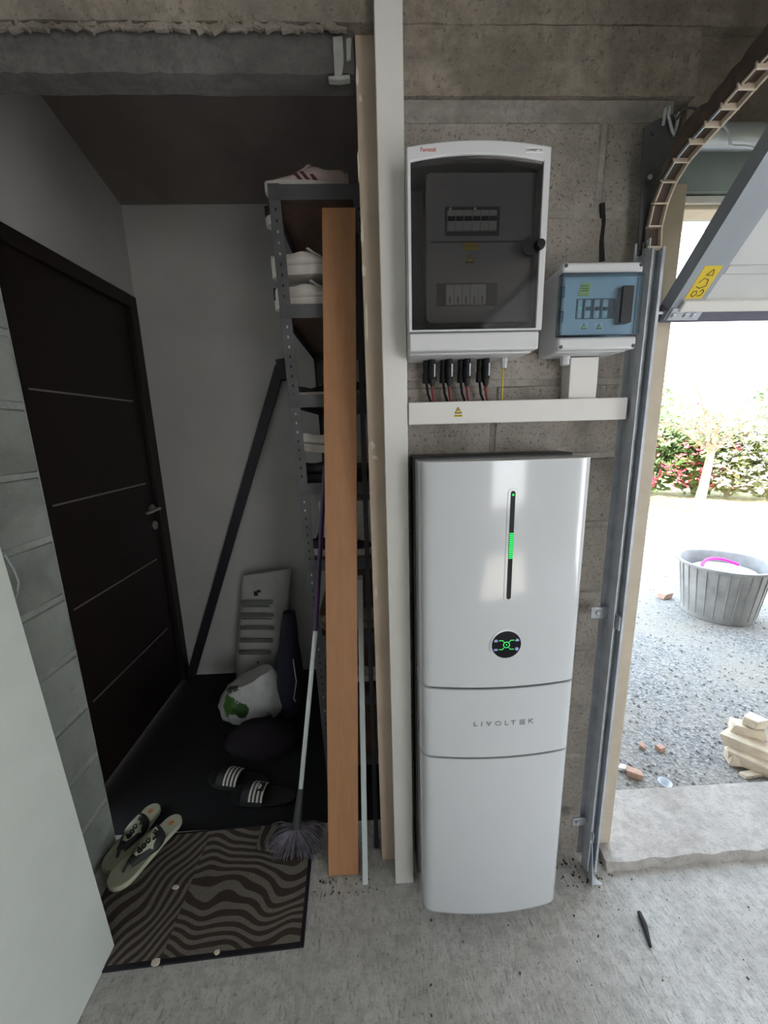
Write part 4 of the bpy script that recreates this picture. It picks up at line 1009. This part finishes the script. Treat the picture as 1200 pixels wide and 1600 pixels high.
# slides
def slide(loc, rz, label, logo=False):
    r = shoe('slide_sandal', loc, rz, .27, ('strap', 'sole_dark'), label, 'slide', stripes='shoe_white', cat='sandal'); r['group'] = 'black striped slides in the nook'
    return r
sA, sB = fl(380, 1222), fl(416, 1246)
slA = slide((sA.x-.02, sA.y+.0, .003), PI*.94, 'black slide sandal with white stripes, the one farther from the doormat')
slB = slide((sB.x-.01, sB.y, .003), PI*.96, 'black slide sandal with white stripes and trefoil, the one nearer the doormat')
EM = Matrix.Translation((sB.x-.01, sB.y, .003)) @ Matrix.Rotation(PI*.96, 4, 'Z')
eh = .27*.05*.4 + .27*.19*(1-.12*.9)
MB().prism(rounded(-.009, .031, -.019, .019, .004), 'z', eh-.006, eh+.0022).xf(EM @ Matrix.Rotation(.03, 4, 'Y')).build('emblem_patch', M['strap'], slB)
for ang_ in (0, .75, -.75):
    MB().prism([(.004+.010*math.cos(ang_)+.0075*math.cos(t)*math.cos(ang_)-.0038*math.sin(t)*math.sin(ang_), .010*math.sin(ang_)+.0075*math.cos(t)*math.sin(ang_)+.0038*math.sin(t)*math.cos(ang_)) for t in [2*PI*k/12 for k in range(12)]], 'z', eh+.001, eh+.0034).xf(EM).build('emblem_leaf', M['shoe_white'], slB)
# doormat
m1, m2, m3, m4 = fl(160, 1530), fl(468, 1488), fl(480, 1292), fl(285, 1303)
mt = thing('doormat', (-.52, 1.05, 0), 'brown zebra striped doormat with dark border on the concrete floor', 'doormat')
mx0, mx1, my0, my1 = -.935, -.250, .862, 1.25
mrot = Matrix.Translation((-.52, 1.05, 0)) @ Matrix.Rotation(.045, 4, 'Z') @ Matrix.Translation((.52, -1.05, 0))
MB().box(mx0+.012, mx1-.012, my0+.012, my1-.008, .0012, .009).xf(mrot).build('pile', M['zebra'], mt)
MB().box(mx0, mx1, my0, my0+.012, .001, .0075).box(mx0, mx1, my1-.008, my1, .001, .0075).box(mx0, mx0+.012, my0+.012, my1-.008, .001, .0075).box(mx1-.012, mx1, my0+.012, my1-.008, .001, .0075).xf(mrot).build('border', M['rod'], mt)
for x, y, s_ in ((275, 1390, .010), (245, 1508, .012), (340, 1492, .008)):
    c = fl(x, y); tag(MB().prism([(c.x+a, c.y+b2) for a, b2 in blob(7, s_, s_*.7, x)], 'z', .0095 if y < 1500 else .008, .013).build('paper_scrap', M['chip'], None), {275: 'pale scrap in the middle of the zebra doormat', 245: 'pale scrap on the left near border of the doormat', 340: 'small pale scrap on the near border of the doormat'}[x], 'scrap')
# flip-flops
def flipflop(toe, heel, z0, label, tilt=0):
    toe, heel = Vector(toe), Vector(heel); d = heel-toe; Lf = d.length; ang = math.atan2(d.y, d.x)
    t = thing('flip_flop', ((toe+heel)/2), label, 'flip-flop', 'pair of printed flip-flops')
    MX = Matrix.Translation((toe+heel)/2 + Vector((0, 0, z0))) @ Matrix.Rotation(ang, 4, 'Z') @ Matrix.Rotation(tilt, 4, 'X')
    W = .047
    P = []
    def wd(u): return W*(.70+.30*math.cos((u-.30)*2.6)) if u > .0 else W
    us = [.5-.5*math.cos(PI*i/26) for i in range(27)]
    def half(u):
        e = 1.0
        if u < .2: e = math.sqrt(max(0, 1-((.2-u)/.2)**2))
        if u > .86: e = math.sqrt(max(0, 1-((u-.86)/.14)**2))
        return max(.002, (W*(1-.26*max(0, min(1, (u-.2)/.5))))*e)
    out = [((u-.5)*Lf, half(u)) for u in us] + [((u-.5)*Lf, -half(u)) for u in reversed(us)]
    MB().prism(out, 'z', 0, .018, True).xf(MX).build('sole', M['sole_cream'], t, .003)
    # wide strap: arched band tapering to the toe post
    def band(u0, u1, wk, lift, name, m, dz=0):
        rings = []
        n = 7
        for k in range(n):
            u = u0+(u1-u0)*k/(n-1); f = k/(n-1); hw = half(u)*wk(f); x = (u-.5)*Lf; q = []
            for a in range(9):
                an = math.pi*a/8; q.append((x, -hw*math.cos(an), .017+lift(f)*math.sin(an)+dz))
            for a in range(8, -1, -1):
                an = math.pi*a/8; q.append((x, -hw*math.cos(an)*.97, .014+lift(f)*math.sin(an)+dz))
            rings.append(q)
        return MB().loft(rings).xf(MX).build(name, m, t)
    band(.26, .70, lambda f: .35+.75*min(1, f*1.6) if f < .8 else 1.1-(f-.8)*1.4, lambda f: .018+.022*f, 'strap', M['strap'])
    band(.34, .655, lambda f: .34+.60*min(1, f*2) if f < .75 else .94-(f-.75)*1.9, lambda f: .026+.020*f, 'strap_panel', M['strap_panel'], .0)
    MB().tube([((.18-.5)*Lf, 0, .016), ((.22-.5)*Lf, 0, .026), ((.30-.5)*Lf, 0, .036)], .004, 8).xf(MX).build('toe_post', M['strap'], t)
    rt = MX.to_3x3().to_4x4() @ Matrix.Rotation(-.12, 4, 'Y') @ Matrix.Rotation(PI, 4, 'Z')
    text('strap_print', 'Coop', M['ink'], t, MX @ Vector(((.49-.5)*Lf, -.013, .0500)), .034, rt, .003, .9, .0006)
    text('strap_print', 'TZ', M['ink'], t, MX @ Vector(((.61-.5)*Lf, -.012, .0570)), .016, rt @ Matrix.Rotation(PI/2, 4, 'Z'), .003, 1, .0006)
    MB().lathe([(.010, .0175), (.010, .0188)], (0, 0, 0), 12).xf(MX @ Matrix.Translation(((.86-.5)*Lf, 0, 0))).build('heel_print', M['orange'], t)
    return t
flipflop(fl(172, 1398, .012), fl(282, 1268+12, .02), .010, 'pale printed flip-flop lying on the doormat corner, nearer one')
a, b_ = fl(150, 1345, .05), fl(232, 1268, .05); a.z = b_.z = 0; a.x += .0
flipflop((-.955, 1.10, 0), (-.915, 1.35, 0), .012, 'pale printed flip-flop beside the left block wall, farther one')
# broom with splayed bristles
bb, bt = Vector((-.31, 1.17, .16)), at(508, 728, 1.385)
bm1, bm2 = at(493, 985, 1.30), at(470, 1231, 1.20)
br = thing('broom', (-.31, 1.15, 0), 'purple and white handled broom with splayed grey bristles leaning on the rack', 'broom')
neck = at(463, 1292, 1.165)
MB().tube([bm1, bt], .0085, 10).build('upper_handle', M['purple'], br)
MB().tube([bm2, bm1], .0085, 10).build('lower_handle', M['pole_white'], br)
MB().tube([neck, neck.lerp(bm2, .75), bm2], [.016, .012, .010], 10).build('socket', M['dark'], br)
rB = random.Random(8); brs = MB()
for i in range(420):
    a = rB.uniform(-1, 1); ln = rB.uniform(.8, 1.02); q = rB.uniform(-1, 1)
    ex, ez = neck.x+.002+math.sin(a*1.5)*.100*ln, neck.z-.0-math.cos(a*1.45)*.135*ln+.0
    ey = neck.y-.015+q*.045
    s_ = neck+Vector((a*.018, q*.012, 0)); e_ = Vector((ex, ey, max(.004, ez)))
    mid = s_.lerp(e_, .55)+Vector((0, 0, .012)); brs.tube([s_, mid, e_], [.0018, .0022, .0012], 4)
o = brs.build('bristles', M['bristle'], br); o['kind'] = 'stuff'

# ================================================================== FLOOR DEBRIS
a, b_ = fl(998, 1428), fl(1016, 1482)
tag(MB().tube([a+Vector((0, 0, .008)), a.lerp(b_, .4)+Vector((.004, 0, .008)), b_+Vector((0, 0, .006))], [.006, .008, .004], 7).build('stick', M['twig']), 'short dark burnt stick on the concrete near the threshold', 'stick')
rD = random.Random(21); dbs = MB()
for i in range(170):
    u = rD.random(); x = rD.uniform(.05, 1.3); y = rD.uniform(.3, 1.0)
    if i < 60: x = rD.uniform(.6, .78); y = rD.uniform(.98, 1.07)
    if 60 <= i < 95: x = rD.uniform(-.25, .0); y = rD.uniform(1.0, 1.07)
    s_ = rD.uniform(.001, .0034); dbs.cbox((x, y, s_*.5), s_*2, s_*rD.uniform(.7, 2), s_, Matrix.Rotation(rD.uniform(0, 3), 3, 'Z'))
tag(dbs.build('floor_grit', M['dirt']), 'scattered dark grit and crumbs on the concrete floor', 'grit', kind='stuff')
for i, (x, y, s_) in enumerate(((886, 1432-2, .006), (757+133, 1372, .005))):
    pass

# ================================================================== OUTSIDE
# gravel stones near the door
rG = random.Random(33); gs = MB()
for i in range(2600):
    x = rG.uniform(.85, 4.2); y = 1.30+abs(rG.gauss(0, .9))
    if y > 4.2: continue
    s_ = rG.uniform(.003, .0085); gs.cbox((x, y, s_*.3), s_*rG.uniform(.8, 1.8), s_*rG.uniform(.8, 1.6), s_*.8, Matrix.Rotation(rG.uniform(0, 3), 3, Vector((rG.random(), rG.random(), 1)).normalized()))
tag(gs.build('gravel_stones', M['stone']), 'loose grey crushed gravel covering the drive outside', 'gravel', kind='stuff')
# rubber tub
tcn = fl(1122, 968); tcn.y += .26; tcn.x += .09
tcn = Vector((2.72, 2.77, 0))
tb = thing('rubber_tub', tcn, 'big grey rubber tub with perforated rim standing on the gravel', 'tub')
Rb, Rt, Ht = .225, .285, .435
MB().lathe([(Rb-.02, .012), (Rb-.02, .003), (Rb, .003), (Rb+.006, .03), (Rt-.008, Ht-.02), (Rt+.016, Ht-.016), (Rt+.018, Ht), (Rt, Ht+.003), (Rt-.012, Ht-.01), (Rb-.012, .014)], tcn, 40).build('tub_body', M['tub'], tb)
for k in range(26):
    a = 2*math.pi*k/26; ca, sa = math.cos(a), math.sin(a)
    if sa > .5: continue
    MB().tube([tcn+Vector((ca*(Rb+.006), sa*(Rb+.006), .04)), tcn+Vector((ca*(Rt-.006), sa*(Rt-.006), Ht-.03))], .004, 5).build('rib', M['tub'], tb)
for a in (-.62,):
    e = Vector((math.cos(a), math.sin(a), 0)); s_ = Vector((-math.sin(a), math.cos(a), 0)); c = tcn+Vector((0, 0, Ht-.025))
    MB().tube([c+e*(Rt+.0)+s_*.07, c+e*(Rt+.06)+s_*.055, c+e*(Rt+.075), c+e*(Rt+.06)-s_*.055, c+e*Rt-s_*.07], .013, 8).build('handle', M['tub'], tb)
for k in range(5):
    for j in range(2):
        a = 2.0-k*.09+j*.03; rr_ = Rt-.004; p = tcn+Vector((math.cos(a)*(Rt-.012), math.sin(a)*(Rt-.012), Ht-.05-j*.035)); MB().cbox(p, .014, .006, .012, Matrix.Rotation(a-PI/2, 3, 'Z')).build('drain_hole', M['soffit'], tb)
pkp = []
for k in range(13):
    a = PI*.95-k*.19; pkp.append(tcn+Vector((math.cos(a)*.19+.02, math.sin(a)*.10-.02, Ht-.055+.05*math.sin(k/12*PI))))
pk = thing('pink_toy', tcn+Vector((0, 0, Ht-.12)), 'bright magenta plastic rim lying inside the rubber tub', 'plastic item')
MB().tube(pkp, .012, 8).build('rim', M['pink'], pk)
MB().lathe([(.17, Ht-.13), (.20, Ht-.075), (.19, Ht-.07), (.02, Ht-.1)], (tcn.x+.01, tcn.y-.0, 0), 24).build('bowl', M['clear'], pk)
def chunk(name, c, s, rz, mat, seed, label, cat, group=None, tilt=0):
    r = random.Random(seed); b = MB().cbox((0, 0, 0), *s)
    for i in range(len(b.v)): b.v[i] += Vector((r.uniform(-.12, .12)*s[0], r.uniform(-.12, .12)*s[1], r.uniform(-.12, .12)*s[2]))
    b.xf(Matrix.Translation(Vector(c)) @ Matrix.Rotation(rz, 4, 'Z') @ Matrix.Rotation(tilt, 4, 'Y'))
    lo = min(p.z for p in b.v)
    return tag(b.build(name, mat, None, min(s)*.12), label, cat, group)
c = fl(1038, 934); chunk('broken_brick', (c.x, c.y, .025), (.10, .07, .05), .3, M['terracotta'], 1, 'broken brick on the gravel left of the rubber tub', 'brick', 'broken bricks on the drive')
c = fl(990, 1212); chunk('broken_brick', (c.x, c.y, .014), (.06, .04, .028), -.6, M['terracotta'], 2, 'larger broken brick on the gravel by the concrete threshold', 'brick', 'broken bricks on the drive')
c = fl(1032, 1172); chunk('broken_brick', (c.x, c.y, .01), (.035, .025, .02), .2, M['terracotta'], 3, 'small brick bit on gravel between tub and threshold, right one', 'brick', 'broken bricks on the drive')
c = fl(1003, 1168); chunk('broken_brick', (c.x, c.y, .008), (.028, .02, .016), .9, M['terracotta'], 4, 'tiny brick bit on gravel between tub and threshold, left one', 'brick', 'broken bricks on the drive')
c = fl(1045, 1226, .036); tag(MB().lathe([(.012, 0), (.022, .012), (.026, .028), (.022, .026), (.010, .004)], (c.x, c.y+.02, .001), 14).build('plastic_cup', M['clear']), 'crushed pale plastic cup at the edge of the threshold', 'cup')
c = fl(973, 1203); tag(MB().prism([(c.x+a, c.y+b2) for a, b2 in blob(8, .02, .014, 5)], 'z', .005, .018).build('plastic_scrap', M['clear'], None, .002), 'pale plastic scrap on gravel beside the door frame', 'scrap')
# pile of stone offcuts at the right edge
P_ = [((1183, 1198), .03, (.20, .085, .05), -.75, .1, 'cream stone slab, lowest and nearest of the pile by the threshold', 0), ((1160, 1182), .03, (.09, .06, .05), -.3, 0, 'cream stone lump at the left foot of the pile', 0),
      ((1185, 1172), .085, (.20, .08, .045), -.7, .08, 'cream stone slab in the middle of the pile', .03), ((1192, 1150), .125, (.12, .07, .04), -.5, .05, 'cream stone slab second from the top of the pile', .1), ((1196, 1128), .16, (.08, .06, .04), .3, .1, 'cream stone piece on top of the pile', .1)]
base = fl(1172, 1205)
offs = [((.04, .0), .03), ((-.015, .045), .03), ((.05, .055), .078), ((.07, .10), .122), ((.09, .10), .165)]
for i, (pp_, z, s, rz, tl, lb, _) in enumerate(P_):
    chunk('stone_offcut', (base.x+offs[i][0][0], base.y+offs[i][0][1], offs[i][1]), s, rz, M['limestone'], 40+i, lb, 'stone', 'stone offcuts', tl)
chunk('broken_brick', (base.x+.07, base.y-.012, .02), (.05, .04, .035), .4, M['terracotta'], 60, 'orange brick piece at the foot of the stone pile', 'brick', 'broken bricks on the drive')
chunk('stone_offcut', (base.x-.015, base.y-.02, .008), (.10, .03, .014), .12, M['limestone'], 61, 'thin cream stone sliver lying flat before the pile', 'stone', 'stone offcuts')
# small tree
def leafcloud(b, c, R3, n, size, rng, flat=.5):
    for i in range(n):
        while True:
            p = Vector((rng.uniform(-1, 1), rng.uniform(-1, 1), rng.uniform(-1, 1)))
            if p.length <= 1: break
        p = Vector((p.x*R3[0], p.y*R3[1], p.z*R3[2]))+Vector(c)
        d1_ = Vector((rng.uniform(-1, 1), rng.uniform(-1, 1), rng.uniform(-.4, 1))).normalized(); d2_ = d1_.orthogonal().normalized()
        l = size*rng.uniform(.6, 1.4); ww = l*.18
        b.add([p, p+d1_*l*.5+d2_*ww, p+d1_*l, p+d1_*l*.5-d2_*ww], [(0, 1, 2, 3)])
rT2 = random.Random(77)
tb0 = fl(1088, 802)
tre = thing('young_tree', tb0, 'small pale-barked tree with thin crown on the sunny lawn', 'tree')
trunk = MB(); tk = [tb0, tb0+Vector((.06, 0, .5)), tb0+Vector((.15, .05, 1.05))]
trunk.tube(tk, [.085, .065, .05], 10).build('trunk', M['bark'], tre)
tips = []
for k in range(9):
    a = 2*math.pi*k/9+rT2.uniform(-.2, .2); e = tk[2]+Vector((math.cos(a)*rT2.uniform(.5, 1.1), math.sin(a)*.7, rT2.uniform(.4, 1.2))); m_ = tk[2].lerp(e, .5)+Vector((0, 0, .1))
    MB().tube([tk[2]-Vector((0, 0, .05)), m_, e], [.04, .025, .012], 6).build('branch', M['bark'], tre); tips.append(e); tips.append(m_)
lv = MB()
for e in tips: leafcloud(lv, e, (.45, .4, .35), 90, .10, rT2)
lv.build('foliage', M['leaf2'], tre)
# oleander hedge: each bush a thing
labs = ['oleander bush with red blossom nearest the door frame', 'oleander bush with red blossom just left of the small tree', 'oleander bush with red blossom right behind the small tree', 'white-flowering bush right of the small tree', 'white-flowering bush at the right edge of the view', 'tall green bush behind the red oleanders', 'tall green bush behind the white-flowering ones']
hb = [((960, 775), 9.4, 1.7, 1), ((1035, 776), 8.8, 1.75, 1), ((1105, 778), 8.6, 1.8, 1), ((1160, 782), 8.0, 1.7, 2), ((1230, 786), 7.4, 1.8, 2), ((1010, 770), 10.6, 2.5, 0), ((1190, 775), 10.0, 2.6, 0)]
for i, (p, Y_, h_, kd) in enumerate(hb):
    c = fl(*p, .004) if kd else at(p[0], p[1], Y_); c.z = .004; c.y += .35 if kd else 0
    t = thing('oleander_bush', c, labs[i], 'bush', 'flowering hedge')
    lf = MB(); leafcloud(lf, (c.x, c.y, h_*.52), (.72, .6, h_*.5), 1400, .19, rT2); lf.build('foliage', M['leaf'] if kd != 2 else M['leaf2'], t)
    st = MB()
    for k in range(6): st.tube([c, c+Vector((rT2.uniform(-.5, .5), rT2.uniform(-.3, .3), h_*.7))], [.025, .01], 5)
    st.build('stems', M['bark'], t)
    if kd:
        fw_ = MB()
        for k in range(52 if kd == 1 else 110):
            p_ = Vector((c.x+rT2.uniform(-.7, .7), c.y-rT2.uniform(.2, .75), rT2.uniform(.2, h_))); leafcloud(fw_, p_, (.06, .06, .06), 9, .09, rT2)
        fw_.build('blossoms', M['flower'] if kd == 1 else M['blossom'], t)
